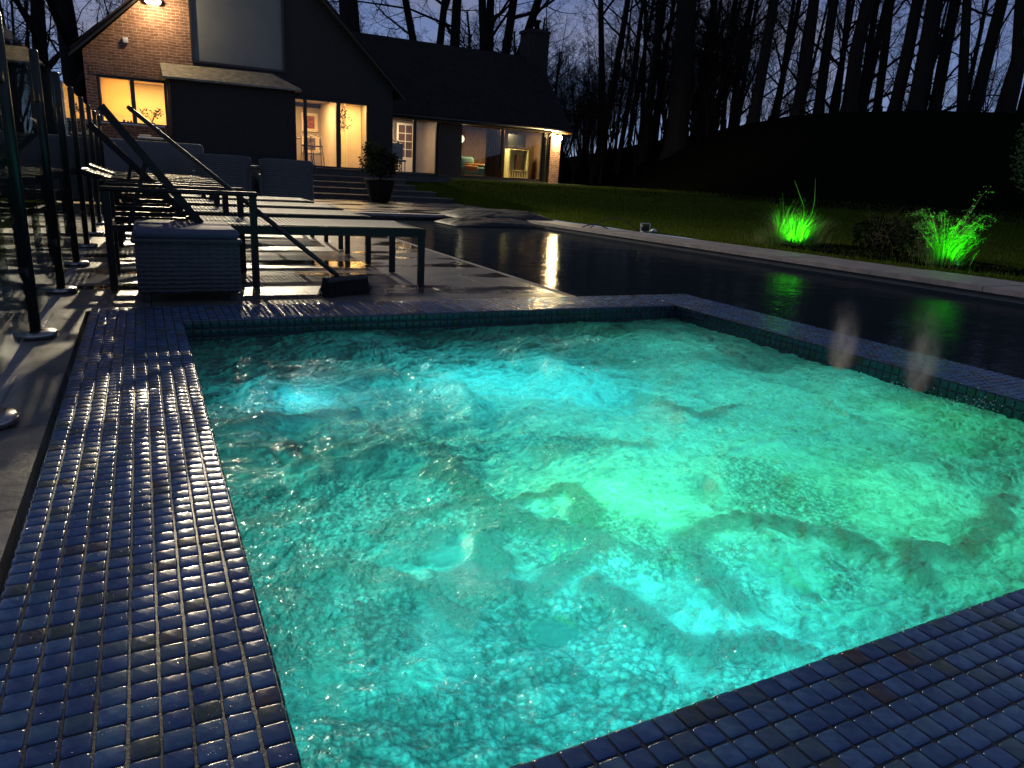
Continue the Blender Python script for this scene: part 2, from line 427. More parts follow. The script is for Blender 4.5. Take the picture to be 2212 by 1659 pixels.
M = dict(
    tiles=m_tiles(), tiles_w=m_tiles("shaded_wall_mosaic", 0.22), paving=m_paving(), brick=m_brick(), roof=m_roof(), bark=m_bark(), lawn=m_lawn(),
    brick_shaded=m_brick_shaded(),
    grout=simple("dark_grout", (0.030, 0.036, 0.040), 0.45, bscale=140, bump=0.3),
    tubwall=simple("mosaic_tub_lining", (0.03, 0.085, 0.10), 0.35),
    coping=simple("grey_stone_coping", (0.22, 0.20, 0.20), 0.6, 0.3, 5, 0.5, 50, bd=0.006),
    stone=simple("dark_step_stone", (0.05, 0.045, 0.04), 0.6, 0.4, 4, 0.4, 30),
    stone_l=simple("step_nosing", (0.10, 0.092, 0.082), 0.5, 0.3, 4, 0.4, 30),
    steel=simple("black_coated_steel", (0.010, 0.012, 0.013), 0.30, 0.2, 20, 0.05, spec=0.35),
    steel2=simple("brushed_base_plate", (0.30, 0.30, 0.30), 0.25, 0.2, 40, 0.1, metal=0.9),
    alu=simple("charcoal_aluminium", (0.009, 0.009, 0.010), 0.45, 0.2, 20, 0.05, spec=0.3),
    sling=None, wicker=m_weave("grey_rattan_weave", (0.085, 0.082, 0.098), 0.024),
    wickerback=m_weave("pale_rattan_weave", (0.13, 0.13, 0.13), 0.03),
    cushion=simple("grey_blue_cushion", (0.085, 0.085, 0.14), 0.75, 0.15, 10, 0.3, 120),
    cover=simple("grey_furniture_cover", (0.085, 0.085, 0.088), 0.7, 0.2, 3, 0.4, 12, bd=0.02),
    clad=m_planks("dark_slate_cladding", (0.014, 0.011, 0.010), 0.14, 'Z'),
    clad_w=m_planks("dark_timber_cladding", (0.030, 0.025, 0.020), 0.14, 'X'),
    lead=simple("weathered_lead", (0.20, 0.19, 0.15), 0.6, 0.45, 6, 0.9, 9, bd=0.03),
    frame=simple("dark_window_frame", (0.012, 0.013, 0.013), 0.4, 0.1),
    blind=simple("grey_gable_blind", (0.13, 0.15, 0.16), 0.5, 0.12, 1.5),
    cream=simple("cream_painted_wall", (0.72, 0.62, 0.45), 0.8, 0.08, 2),
    greyw=simple("taupe_painted_wall", (0.36, 0.31, 0.25), 0.8, 0.08, 2),
    floorw=m_planks("oak_floorboards", (0.28, 0.17, 0.09), 0.14, 'X', 0.4),
    white=simple("white_gloss_paint", (0.75, 0.72, 0.66), 0.35, 0.05),
    yellow=simple("pale_yellow_paint", (0.72, 0.66, 0.36), 0.5, 0.08),
    wood=simple("dark_brown_wood", (0.09, 0.045, 0.022), 0.5, 0.35, 6),
    redpic=simple("red_brown_artwork", (0.25, 0.07, 0.05), 0.6, 0.9, 14),
    bluepic=simple("muted_artwork", (0.16, 0.12, 0.12), 0.6, 0.9, 12),
    curtain=m_planks("brown_curtain", (0.11, 0.06, 0.035), 0.11, 'X', 0.9),
    teal=simple("pale_green_velvet", (0.16, 0.30, 0.24), 0.8, 0.2, 6),
    orange=simple("orange_throw_fabric", (0.55, 0.22, 0.07), 0.9, 0.4, 12),
    plastic=simple("black_plastic", (0.012, 0.012, 0.013), 0.4, 0.2),
    bristle=simple("dark_bristles", (0.014, 0.014, 0.016), 0.8, 0.3, 80, 0.8, 200),
    tarp=simple("black_pool_cover", (0.006, 0.006, 0.007), 0.6, 0.3, 3, 0.8, 8, bd=0.03),
    tarp_l=simple("grey_cover_edging", (0.055, 0.054, 0.050), 0.7, 0.3, 5, 0.6, 10, bd=0.02),
    whitep=simple("white_plastic", (0.55, 0.58, 0.65), 0.35, 0.05),
    terracotta=simple("dark_glazed_pot", (0.008, 0.007, 0.007), 0.8, 0.3, spec=0.1),
    pane=m_pane(), fglass=None,
    soil=simple("dark_soil", (0.005, 0.006, 0.004), 0.98, 0.6, 6, 1.0, 25, bd=0.03, spec=0.0),
    leaf_d=m_leaf("dark_leaves", (0.006, 0.011, 0.006), (0.014, 0.022, 0.010), 0.9, 0.05),
    leaf_g=m_leaf("garden_leaves", (0.07, 0.14, 0.04), (0.16, 0.26, 0.08)),
    blade=m_leaf("grass_blades", (0.10, 0.17, 0.05), (0.26, 0.32, 0.10)),
    turfb=m_leaf("turf_blades", (0.035, 0.065, 0.006), (0.11, 0.15, 0.014), 0.9),
    straw=m_leaf("dry_stems", (0.18, 0.16, 0.08), (0.32, 0.28, 0.14)),
)

def m_sling():
    t = NT("woven_sling_fabric")
    # strips of vinyl weave with gaps between them
    def band(axis, pitch):
        pitch = pitch*1.15
        w = t.n("ShaderNodeTexWave"); w.bands_direction = axis; w.inputs["Scale"].default_value = 0.3142/pitch
        t.l(t.co.outputs["Object"], w.inputs[0]); return w.outputs[1]
    a = band('X', 0.024); b = band('Y', 0.024)
    h = t.math('MAXIMUM', a, t.math('MULTIPLY', b, 0.7))
    c = t.mix(h, (0.03, 0.03, 0.03), (0.42, 0.41, 0.35))
    p = t.pr(c, 0.6, 0.3, 0.0, t.bump(h, 1.0, 0.008))
    hole = t.math('MULTIPLY', t.ramp(a, [(0.0, 1.0), (0.38, 0.0)]), 0.45)
    tr = t.n("ShaderNodeBsdfTransparent"); ms = t.n("ShaderNodeMixShader"); t.l(hole, ms.inputs[0])
    t.l(p.outputs[0], ms.inputs[1]); t.l(tr.outputs[0], ms.inputs[2]); t.l(ms.outputs[0], t.out.inputs[0])
    return t.m
M['sling'] = m_sling()

def m_fglass():
    t = NT("fence_glass")
    tr = t.n("ShaderNodeBsdfTransparent"); tr.inputs[0].default_value = (0.80, 0.88, 0.85, 1)
    gl = t.n("ShaderNodeBsdfGlossy"); gl.inputs["Roughness"].default_value = 0.01
    fr = t.n("ShaderNodeFresnel"); fr.inputs[0].default_value = 1.45; ms = t.n("ShaderNodeMixShader")
    t.l(t.math('MULTIPLY', fr.outputs[0], 0.75), ms.inputs[0]); t.l(tr.outputs[0], ms.inputs[1]); t.l(gl.outputs[0], ms.inputs[2])
    t.l(ms.outputs[0], t.out.inputs[0]); return t.m
M['fglass'] = m_fglass()

# ------------------------------------------------------------------ numpy noise
def vnoise(x, y, seed):
    xi = np.floor(x).astype(np.int64); yi = np.floor(y).astype(np.int64); fx = x-xi; fy = y-yi
    fx = fx*fx*fx*(fx*(fx*6-15)+10); fy = fy*fy*fy*(fy*(fy*6-15)+10)
    def h(a, b):
        n = (a*374761393 + b*668265263 + seed*982451653) & 0x7fffffff
        n = ((n ^ (n >> 13))*1274126177) & 0x7fffffff
        return ((n ^ (n >> 16)) & 0xffff)/65535.0
    return (h(xi, yi)*(1-fx)+h(xi+1, yi)*fx)*(1-fy) + (h(xi, yi+1)*(1-fx)+h(xi+1, yi+1)*fx)*fy
def fbm(x, y, seed, oct=5, gain=0.5):
    s = np.zeros_like(x); a = 1.0; t = 0
    for o in range(oct):
        s += a*vnoise(x*2**o+o*17.3, y*2**o-o*9.1, seed+o); t += a; a *= gain
    return s/t
def sstep(a, b, x): u = np.clip((x-a)/(b-a), 0, 1); return u*u*(3-2*u)

# ------------------------------------------------------------------ ground
def inner_x(y): return 6.69 + (12.3-y)*0.0913        # poolside edge of the right coping
def outer_x(y): return 7.30 + (13.0-y)*0.134         # lawn side edge
def crest(th):
    return np.interp(th, [-180, -60, -10, 20, 30, 36, 40, 44, 49, 55, 60, 75, 110, 180],
                     [0, 0, 0.6, 0.6, 2.8, 3.6, 3.7, 4.0, 4.3, 4.45, 4.35, 4.2, 0, 0])
def ground_z(x, y):
    r = np.hypot(x, y); th = np.degrees(np.arctan2(x, y)); C = crest(th)
    lo = np.minimum(C, 0.6)*sstep(0, 1, (r-13.0)/13.0)
    r0 = np.interp(th, [28, 34, 38, 42, 48], [40, 36, 30, 24, 16]); r1 = np.interp(th, [28, 34, 38, 42, 46], [70, 58, 48, 41, 37])
    z = lo + np.maximum(C-0.6, 0)*sstep(0, 1, (r-r0)/(r1-r0))
    z = z - sstep(42, 120, r)*np.maximum(C-0.6, 0)*0.4
    z += 0.05*(fbm(x*0.8, y*0.8, 5, 3)-0.5)*sstep(9, 14, r)
    return z
xs = np.concatenate([np.linspace(-260, -30, 16), np.linspace(-28, -2, 18), [-1.4, -0.85], [8.0],
                     np.linspace(8.5, 20, 36), np.linspace(20.6, 60, 60), np.linspace(64, 320, 30)])
ys = np.concatenate([np.linspace(-200, -12, 10), np.linspace(-10, -4, 5), [-3.0], np.linspace(-2, 14, 28), [14.3],
                     np.linspace(15, 60, 90), np.linspace(64, 320, 30)])
i0 = int(np.where(xs == -0.85)[0][0]); i1 = int(np.where(xs == 8.0)[0][0])
j0 = int(np.where(ys == -3.0)[0][0]); j1 = int(np.where(ys == 14.3)[0][0])
GX, GY = np.meshgrid(xs, ys)
GXs = GX.copy(); sh = outer_x(np.clip(GY, 0, 14.3)) - 8.0
for c in range(i1, len(xs)): GXs[:, c] += (sh[:, c])*np.clip(1-(xs[c]-8.0)/8.0, 0, 1)
GZ = ground_z(GXs, GY)
GZ[:, :i0+1] -= 0.03
near = (GXs > -0.86) & (GXs < 8.5) & (GY > 14.2) & (GY < 21); GZ[near] = -0.05
idx = np.arange(GX.size).reshape(GX.shape); F = []
for j in range(len(ys)-1):
    for i in range(len(xs)-1):
        if i0 <= i < i1 and j0 <= j < j1: continue
        F.append((idx[j, i], idx[j, i+1], idx[j+1, i+1], idx[j+1, i]))
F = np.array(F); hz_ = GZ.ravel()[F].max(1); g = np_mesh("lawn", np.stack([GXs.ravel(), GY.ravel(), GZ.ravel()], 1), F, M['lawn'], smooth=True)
tag(g, kind="structure")

# patio: one paved sheet, thick, left and behind the spa + a far one before the steps
p = MB()
p.box(-0.85, -0.305, -3, 4.235, -0.20, -0.004)
p.box(-0.85, 2.68, 4.235, 13.7, -0.20, -0.004)
p.box(-0.85, 7.9, 13.7, 19.6, -0.20, -0.004)
tag(p.build("patio", M['paving']), kind="structure")
# stone kerb along the lawn side of the patio
p = MB(); p.box(-0.93, -0.853, -3, 14.2, -0.15, 0.012)
tag(p.build("kerb", M['coping']), kind="structure")

# ------------------------------------------------------------------ mosaic tiles
P = 0.0415
def tile_field(origin, ux, uy, nu, nv, rng, gap=0.0045, h=0.004, skip=None):
    """pillowed mosaic tiles laid on a plane: origin + i*P*ux + j*P*uy, normal = ux x uy"""
    ux = np.array(ux, float); uy = np.array(uy, float); nn = np.cross(ux, uy); origin = np.array(origin, float)
    base = []
    for (ins, hh) in ((0.0, -0.5), (0.0, 0.55), (0.0012, 0.86), (0.0036, 1.0)):
        a = P/2-gap/2-ins; r = 0.0048-ins*0.5; ring = []
        for cx, cy, a0 in ((a-r, a-r, 0), (-a+r, a-r, 90), (-a+r, -a+r, 180), (a-r, -a+r, 270)):
            for k in (0, 45, 90): t_ = R(a0+k); ring.append((cx+r*math.cos(t_), cy+r*math.sin(t_), hh*h))
        base.append(ring)
    base = np.array(base).reshape(-1, 3)                 # 48 points
    q = []
    for k in range(3):
        for j in range(12): q.append((k*12+j, k*12+(j+1) % 12, (k+1)*12+(j+1) % 12, (k+1)*12+j))
    t12 = 36
    q += [(t12, t12+1, t12+2, t12+3), (t12, t12+3, t12+8, t12+11), (t12+3, t12+4, t12+5, t12+8)] if False else []
    q += [(36, 37, 38, 39), (36, 39, 46, 47), (39, 40, 45, 46), (40, 41, 44, 45), (41, 42, 43, 44)]
    q = np.array(q)
    V = []; Fq = []; b = 0
    for i in range(nu):
        for j in range(nv):
            if skip and skip(i, j): continue
            lp = base.copy(); tx, ty = rng.normal(0, 0.013, 2)
            lp[:, 2] += lp[:, 0]*tx + lp[:, 1]*ty + rng.normal(0, 0.00025)
            lp[:, :2] += rng.normal(0, 0.0005, 2)
            w = origin + ux*((i+0.5)*P) + uy*((j+0.5)*P)
            V.append(w + lp[:, :1]*ux + lp[:, 1:2]*uy + lp[:, 2:3]*nn); Fq.append(q+b); b += 48
    return np.concatenate(V), np.concatenate(Fq)

rng = np.random.default_rng(3)
X0, X1 = 0.133, 0.133+75*P          # inner faces of the spa   (3.2455)
Y0, Y1 = 0.695, 0.695+76*P          # (3.849)
LX = X0-10*P                        # -0.282
TX = X1+10*P; TY = Y1+10*P; BY = Y0-14*P
spa = empty("hot_tub", (0, 0, 0))
tag(spa, "sunken square hot tub edged in small blue mosaic tiles with teal lit bubbling water", "hot tub")
parts = []
def addtiles(*a, **k): parts.append(tile_field(*a, **k))
nY = int(round((TY - (Y0-44*P))/P))
addtiles((LX, Y0-44*P, 0), (1, 0, 0), (0, 1, 0), 10, nY, rng)                     # left coping
addtiles((X0, Y1, 0), (1, 0, 0), (0, 1, 0), 85, 10, rng)                           # far coping
addtiles((X1, Y0, 0), (1, 0, 0), (0, 1, 0), 10, 76, rng)                           # right coping
addtiles((X0, BY, 0), (1, 0, 0), (0, 1, 0), 85, 14, rng)                           # near coping
def merge(ps):
    b = 0; V = []; Fq = []
    for v, f in ps: V.append(v); Fq.append(f+b); b += len(v)
    return np.concatenate(V), np.concatenate(Fq)
v, f = merge(parts)
np_mesh("coping_tiles", v, f, M['tiles'], spa, smooth=True)
parts = []
dz = 5
addtiles((X0, Y1, -dz*P), (1, 0, 0), (0, 0, 1), 75, dz, rng)
addtiles((X1, Y1, -dz*P), (0, -1, 0), (0, 0, 1), 76, dz, rng)
addtiles((X0, Y0, -dz*P), (0, 1, 0), (0, 0, 1), 76, dz, rng)
addtiles((X1, Y0, -dz*P), (-1, 0, 0), (0, 0, 1), 75, dz, rng)
# outer faces above the pool water and beside the patio
addtiles((TX, BY, -dz*P), (0, 1, 0), (0, 0, 1), 100, dz, rng)
addtiles((TX, TY, -dz*P), (-1, 0, 0), (0, 0, 1), 25, dz, rng)
addtiles((LX, Y1+6*P, -dz*P), (0, -1, 0), (0, 0, 1), 120, dz, rng)
v, f = merge(parts)
np_mesh("wall_tiles", v, f, M['tiles_w'], spa, smooth=True)  # coping mosaic darkened: the shade on the walls is put into the colour
gb = MB()
e_ = 0.0008
gb.box(LX+e_, X0-e_, Y0-44*P, TY-e_, -1.2, 0.0004)
gb.box(X0-e_, TX-e_, Y1+e_, TY-e_-0.0005, -1.2, 0.0004)
gb.box(X1+e_, TX-e_-0.0005, Y0-e_, Y1+e_, -1.2, 0.0004)
gb.box(X0-e_, TX-e_, BY, Y0-e_, -1.2, 0.0004)
gb.build("grout_bed", M['grout'], spa)
ls = MB()
d = 0.006
ls.box(X0, X0+d, Y0, Y1, -1.0, -dz*P-0.002); ls.box(X1-d, X1, Y0, Y1, -1.0, -dz*P-0.002)
ls.box(X0+d, X1-d, Y0, Y0+d, -1.0, -dz*P-0.002); ls.box(X0+d, X1-d, Y1-d, Y1, -1.0, -dz*P-0.002)
ls.box(X0, X1, Y0, Y1, -1.06, -1.0)
ls.rbox(X0+d, X1-d, Y1-0.45, Y1-d, -0.999, -0.55, 0.02); ls.rbox(X1-0.45, X1-d, Y0+d, Y1-0.46, -0.999, -0.55, 0.02)
ls.build("tub_lining", M['tubwall'], spa)

# lamp discs on the tub walls; unseen point lights added to spread the glow
M['lens_c'] = glow("cyan_lamp_lens", (0.05, 0.9, 1.0), 6.0); M['lens_g'] = glow("green_lamp_lens", (0.1, 1.0, 0.3), 4.0)
CY = (0.04, 0.78, 0.80); GR = (0.09, 1.0, 0.30); AQ = (0.10, 0.90, 0.70)
spots = [  # x, y, z, colour, power, radius
    (2.95, 2.35, -0.45, AQ, 6.0, 0.20), (2.95, 1.75, -0.45, GR, 5.0, 0.20), (2.75, 3.25, -0.45, AQ, 4.0, 0.20), (2.2, 1.15, -0.45, AQ, 4.0, 0.2),
    (0.48, 2.75, -0.22, (0.05, 0.85, 1.0), 1.1, 0.05),
    (1.29, 2.94, -0.50, CY, 9.0, 0.15),
    (1.64, 2.64, -0.50, CY, 6.0, 0.15),
    (2.27, 2.31, -0.52, AQ, 7.0, 0.18),
    (1.62, 1.86, -0.52, AQ, 8.0, 0.18),
    (1.16, 1.53, -0.38, (0.12, 1.0, 0.26), 3.6, 0.10),
    (1.96, 1.33, -0.52, GR, 8.0, 0.20),
    (2.07, 1.08, -0.52, GR, 3.0, 0.20),
    (0.61, 1.46, -0.44, AQ, 2.6, 0.12),
    (1.01, 1.15, -0.46, CY, 3.2, 0.12),
    (1.16, 0.90, -0.46, CY, 2.6, 0.15),
    (0.52, 1.07, -0.48, CY, 3.4, 0.15),
    (0.62, 0.90, -0.48, CY, 2.2, 0.15),
    (0.52, 1.74, -0.55, AQ, 2.6, 0.15),
    (2.71, 1.84, -0.52, AQ, 3.5, 0.20),
    (0.25, 1.49, -0.55, AQ, 1.6, 0.15),
    (1.14, 2.02, -0.52, AQ, 5.0, 0.15),]
for i, (x, y, z, c, pw, rad) in enumerate(spots):
    ld = bpy.data.lights.new("spa_fill_light", 'POINT'); ld.energy = pw*(1.35 if y > 2.6 else (2.1 if y < 1.55 and x < 1.9 else (1.7 if x < 1.1 else 0.74))); ld.color = c; ld.shadow_soft_size = rad
    lo = bpy.data.objects.new("spa_fill_light", ld); COL.objects.link(lo); lo.location = (x, y, z); lo.parent = spa
for x, y, ax, mm in ((X0+0.012, 2.9, 'x', 'lens_c'), (X0+0.012, 1.6, 'x', 'lens_c'), (1.4, Y0+0.012, 'y', 'lens_g'), (2.5, Y1-0.012, 'y', 'lens_g')):
    b = MB(); pr_ = [(0.0, -0.006), (0.055, -0.006), (0.055, 0.004), (0.045, 0.008), (0.0, 0.009)]
    b.lathe([(max(r_, 1e-4), z) for r_, z in pr_], n=20)
    o = b.build("spa_lamp", M[mm], spa)
    o.location = (x, y, -0.42)
    o.rotation_euler = (0, R(90), 0) if ax == 'x' else (R(90 if y < 2 else -90), 0, 0)

# ------------------------------------------------------------------ bubbling water
NXW, NYW = 760, 770
wx = np.linspace(X0-0.0005, X1+0.0005, NXW); wy = np.linspace(Y0-0.0005, Y1+0.0005, NYW)
WX, WY = np.meshgrid(wx, wy)
warp = 0.16
wxx = WX + warp*(fbm(WX*2.1, WY*2.1, 21, 4)-0.5)*2; wyy = WY + warp*(fbm(WX*2.1+40, WY*2.1, 22, 4)-0.5)*2
big = fbm(wxx*2.2, wyy*2.2, 31, 4) - 0.5
rid = 1-np.abs(2*fbm(wxx*2.6+7, wyy*2.6, 41, 4)-1); rid = sstep(0.86, 0.985, rid)
rid2 = 1-np.abs(2*fbm(wxx*6.0+3, wyy*5.0, 51, 3)-1); rid2 = sstep(0.90, 0.99, rid2)
med = fbm(wxx*9, wyy*9, 61, 4)-0.5; fin = fbm(WX*34, WY*34, 71, 3)-0.5
# foam ridges, as polylines on the surface (metres)
RIDGES = [(0.06, 0.95, [(0.772, 2.031), (0.76, 1.857), (0.798, 1.67), (0.816, 1.571), (0.849, 1.472), (0.881, 1.406), (0.961, 1.377)]), (0.05, 0.8, [(0.798, 1.67), (0.697, 1.629), (0.575, 1.601), (0.49, 1.565)]), (0.05, 0.9, [(0.792, 1.494), (0.716, 1.392), (0.63, 1.311), (0.547, 1.261), (0.483, 1.248), (0.423, 1.281), (0.383, 1.355), (0.332, 1.395), (0.241, 1.441), (0.157, 1.395)]), (0.045, 0.8, [(0.547, 1.261), (0.633, 1.218), (0.718, 1.205), (0.791, 1.249), (0.854, 1.292), (0.927, 1.313), (0.972, 1.373), (1.037, 1.521), (1.075, 1.674), (0.97, 1.642), (0.865, 1.583)]), (0.04, 0.9, [(0.483, 1.248), (0.504, 1.168), (0.521, 1.124)]), (0.05, 0.85, [(0.86, 1.159), (0.885, 1.071), (0.898, 0.976), (0.929, 0.898), (0.988, 0.858), (1.088, 0.834)]), (0.05, 0.7, [(1.121, 1.24), (1.288, 1.311), (1.396, 1.285), (1.5, 1.218), (1.568, 1.123), (1.6, 1.008)]), (0.05, 0.75, [(1.121, 1.24), (1.116, 1.146), (1.108, 1.042), (1.114, 0.961)]), (0.05, 0.75, [(1.597, 0.893), (1.718, 0.963), (1.864, 0.959), (2.072, 1.021), (2.314, 1.095)]), (0.03, 0.6, [(0.921, 1.315), (0.996, 1.262), (1.091, 1.239)]), (0.04, 0.7, [(0.179, 1.719), (0.25, 1.748), (0.31, 1.754), (0.369, 1.748)]), (0.05, 0.7, [(0.371, 2.272), (0.382, 2.061), (0.426, 2.008), (0.392, 1.913)]), (0.05, 0.6, [(0.164, 2.998), (0.276, 3.073), (0.398, 3.154), (0.569, 3.233), (0.75, 2.945), (0.956, 3.009)]), (0.05, 0.6, [(0.141, 2.485), (0.306, 2.484), (0.449, 2.492), (0.647, 2.543)]), (0.04, 0.6, [(0.382, 2.061), (0.513, 2.138), (0.652, 2.251)]), (0.04, 0.6, [(0.404, 1.909), (0.512, 2.017), (0.58, 2.054)]), (0.04, 0.5, [(0.396, 1.401), (0.527, 1.464), (0.637, 1.497)]), (0.05, 0.5, [(0.127, 1.18), (0.224, 1.35), (0.292, 1.4)]), (0.05, 0.5, [(1.125, 1.892), (1.315, 1.966), (1.511, 1.854)]), (0.04, 0.55, [(1.916, 2.295), (1.885, 2.051), (2.165, 2.089)])]
AERATE = [(1.6, 3.1, 0.55, 0.30), (1.4, 1.8, 0.4, 0.35), (2.3, 1.9, 0.6, 0.30), (1.9, 2.5, 0.6, 0.25), (0.5, 2.0, 0.5, -0.18), (0.42, 1.05, 0.30, -0.75), (1.0, 2.0, 0.4, -0.12)]
foam = np.zeros_like(WX); fw = 0.035*(fbm(WX*7, WY*7, 81, 4)-0.5)
fwx = WX + 3.2*fw; fwy = WY + 0.11*(fbm(WX*7+9, WY*7, 82, 4)-0.5)
for w, s_, pts in RIDGES:
    for (ax_, ay_), (bx_, by_) in zip(pts[:-1], pts[1:]):
        dx, dy = bx_-ax_, by_-ay_; L2 = dx*dx+dy*dy+1e-9
        t_ = np.clip(((fwx-ax_)*dx+(fwy-ay_)*dy)/L2, 0, 1)
        dd = np.hypot(fwx-ax_-t_*dx, fwy-ay_-t_*dy)
        foam = np.maximum(foam, min(1, s_*1.25)*sstep(w*1.4, w*0.3, dd))
CLEAR = [(0.639, 1.955, 0.137, 0.202, 0.8), (0.586, 1.43, 0.114, 0.093, 0.9), (0.45, 1.402, 0.089, 0.107, 0.8), (0.669, 1.056, 0.058, 0.057, 0.9), (0.229, 1.111, 0.063, 0.163, 0.4), (0.376, 2.806, 0.077, 0.145, 0.9), (0.845, 1.344, 0.054, 0.05, 0.7), (1.101, 1.065, 0.082, 0.072, 0.5), (1.316, 1.047, 0.142, 0.09, 0.45), (1.899, 2.369, 0.067, 0.116, 0.9), (1.056, 2.982, 0.133, 0.116, 0.8), (0.525, 3.469, 0.435, 0.212, 0.6), (1.261, 0.866, 0.118, 0.06, 0.45), (1.849, 2.864, 0.15, 0.104, 0.6), (2.684, 1.47, 0.179, 0.083, 0.6), (0.181, 1.572, 0.049, 0.141, 0.5), (0.366, 1.001, 0.04, 0.039, 0.6)]
clear = np.zeros_like(WX)
for (cx, cy, ra, rb, s_) in CLEAR:
    dd = np.hypot((fwx-cx)/ra, (fwy-cy)/rb); clear = np.maximum(clear, s_*sstep(1.15, 0.7, dd))
clear = clear*(1-foam*0.9)
streak = fbm(wxx*5.5+wyy*2, wyy*11, 45, 4); streak = sstep(0.46, 0.72, streak)
foam = np.clip(foam*(0.85+0.35*fbm(wxx*11, wyy*11, 46, 4)) + 0.10*rid*(1-clear) + 0.15*streak*(1-clear), 0, 1)
# near, left corner: large bubbles
bub = sstep(1.75, 1.25, np.hypot((WX-0.75)/0.75, (WY-1.25)/0.62))*sstep(0.42, 0.52, fbm(WX*3, WY*3, 91, 3)) * (1-0.9*clear)
Z = 0.070*big*(0.7+1.2*sstep(1.6, 3.0, WY)) + 0.034*med + 0.0050*fin*(1-clear) + 0.012*foam + 0.008*rid*(1-clear)
for (bx_, by_, r_, a_) in [(2.383, 2.636, 0.3, 0.075), (2.227, 3.231, 0.22, 0.05), (1.647, 2.828, 0.3, 0.035), (2.471, 1.997, 0.3, 0.04), (0.359, 2.876, 0.2, 0.03), (0.624, 2.102, 0.28, 0.035), (0.798, 3.133, 0.25, 0.03), (1.797, 2.398, 0.2, -0.04), (1.187, 2.507, 0.4, 0.02), (1.786, 1.585, 0.35, 0.02)]:
    dd = np.hypot(WX-bx_, WY-by_)/r_; bump_ = np.exp(-dd*dd*1.6)
    Z += a_*bump_*(0.75+0.9*(fbm(wxx*8, wyy*8, 101, 4)-0.3))
    foam = np.clip(foam - 0.25*bump_, 0, 1); clear = clear*(1-0.8*bump_)
edge = np.minimum(np.minimum(WX-X0, X1-WX), np.minimum(WY-Y0, Y1-WY)); Z *= 0.35+0.65*sstep(0, 0.25, edge)
Z = np.minimum(Z - 0.092, -0.012)
hn = (Z+0.092)/0.05
# churned filaments of air: noise warped by noise, ridged
qa = fbm(WX*1.5, WY*1.9, 201, 4)-0.5; qb = fbm(WX*1.5+9, WY*1.9+4, 202, 4)-0.5
ra = fbm(WX*2.6+3.2*qa, WY*4.2+3.2*qb, 203, 4)-0.5; rb = fbm(WX*2.6+3.2*qb+5, WY*4.2-3.2*qa, 204, 4)-0.5
fil = 1-np.abs(2*fbm(WX*3.4+3.6*ra, WY*6.4+3.6*rb, 205, 5, 0.6)-1); fil = sstep(0.70, 0.99, fil)
fil2 = 1-np.abs(2*fbm(WX*9+4.5*rb, WY*16+4.5*ra, 206, 4, 0.6)-1); fil2 = sstep(0.74, 1.0, fil2)
air = 0.58 + 0.25*hn + 0.35*qa + 0.42*(fil-0.35) + 0.24*(fil2-0.35) + 0.30*ra
for (bx_, by_, r_, a_) in AERATE: air += a_*np.exp(-((WX-bx_)**2+(WY-by_)**2)/(r_*r_))
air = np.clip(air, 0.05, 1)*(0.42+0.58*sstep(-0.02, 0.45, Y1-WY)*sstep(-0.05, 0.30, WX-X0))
air = np.clip(air*(1-0.45*clear), 0.04, 1)
Z = np.minimum(Z + 0.006*(fil-0.4) + 0.003*(fil2-0.4), -0.012)
colr = np.stack([foam, clear, bub, air], -1).reshape(-1, 4)
idx = np.arange(WX.size).reshape(WX.shape)
F = np.stack([idx[:-1, :-1].ravel(), idx[:-1, 1:].ravel(), idx[1:, 1:].ravel(), idx[1:, :-1].ravel()], 1)
sw = np_mesh("spa_water", np.stack([WX.ravel(), WY.ravel(), Z.ravel()], 1), F, m_spa_water(), smooth=True, col=colr)
tag(sw, "foaming turquoise and green lit water churning in the hot tub", "water", kind="structure")

# thousands of small bubbles riding on the foam
rgb_ = np.random.default_rng(12); n_ = 60000
qx = rgb_.integers(4, NXW-4, n_); qy = rgb_.integers(4, NYW-4, n_)
dens = np.clip(0.9*bub + 0.75*foam*(WX < 2.2) + 0.05, 0, 1)*(1-0.97*clear)*(0.25+0.75*sstep(0.40, 0.60, fbm(WX*9, WY*9, 120, 3)))
wgt = dens[qy, qx]*sstep(3.4, 0.8, WY[qy, qx])
keep = rgb_.random(n_) < wgt; qx, qy = qx[keep][:15000], qy[keep][:15000]; n_ = len(qx)
br_ = np.where(rgb_.random(n_) < 0.15, rgb_.uniform(0.005, 0.009, n_), rgb_.uniform(0.0018, 0.0048, n_))
bc = np.stack([WX[qy, qx]+rgb_.normal(0, 0.002, n_), WY[qy, qx]+rgb_.normal(0, 0.002, n_), Z[qy, qx]+br_*0.15], 1)
dome_v = []; dome_f = []
for (el, rr_) in ((0, 1.0), (35, 0.82), (65, 0.42)):
    for k in range(7): a = 2*math.pi*k/7; dome_v.append((rr_*math.cos(a), rr_*math.sin(a), math.sin(R(el))))
dome_v.append((0, 0, 1.0)); dome_v = np.array(dome_v)
for k in range(7):
    for q in range(2): a, b_ = q*7+k, q*7+(k+1) % 7; dome_f += [(a, b_, b_+7), (a, b_+7, a+7)]
    dome_f.append((14+k, 14+(k+1) % 7, 21))
dome_f = np.array(dome_f)
V = (bc[:, None, :] + dome_v[None]*br_[:, None, None]).reshape(-1, 3); F = (dome_f[None]+np.arange(n_)[:, None, None]*22).reshape(-1, 3)
t = NT("foam_bubble_skin")
tl = t.n("ShaderNodeBsdfTranslucent"); tl.inputs[0].default_value = (0.85, 1.0, 0.98, 1)
gl = t.n("ShaderNodeBsdfGlossy"); gl.inputs["Roughness"].default_value = 0.16; gl.inputs[0].default_value = (1, 1, 1, 1)
tp_ = t.n("ShaderNodeBsdfTransparent"); ma = t.n("ShaderNodeMixShader"); ma.inputs[0].default_value = 0.93
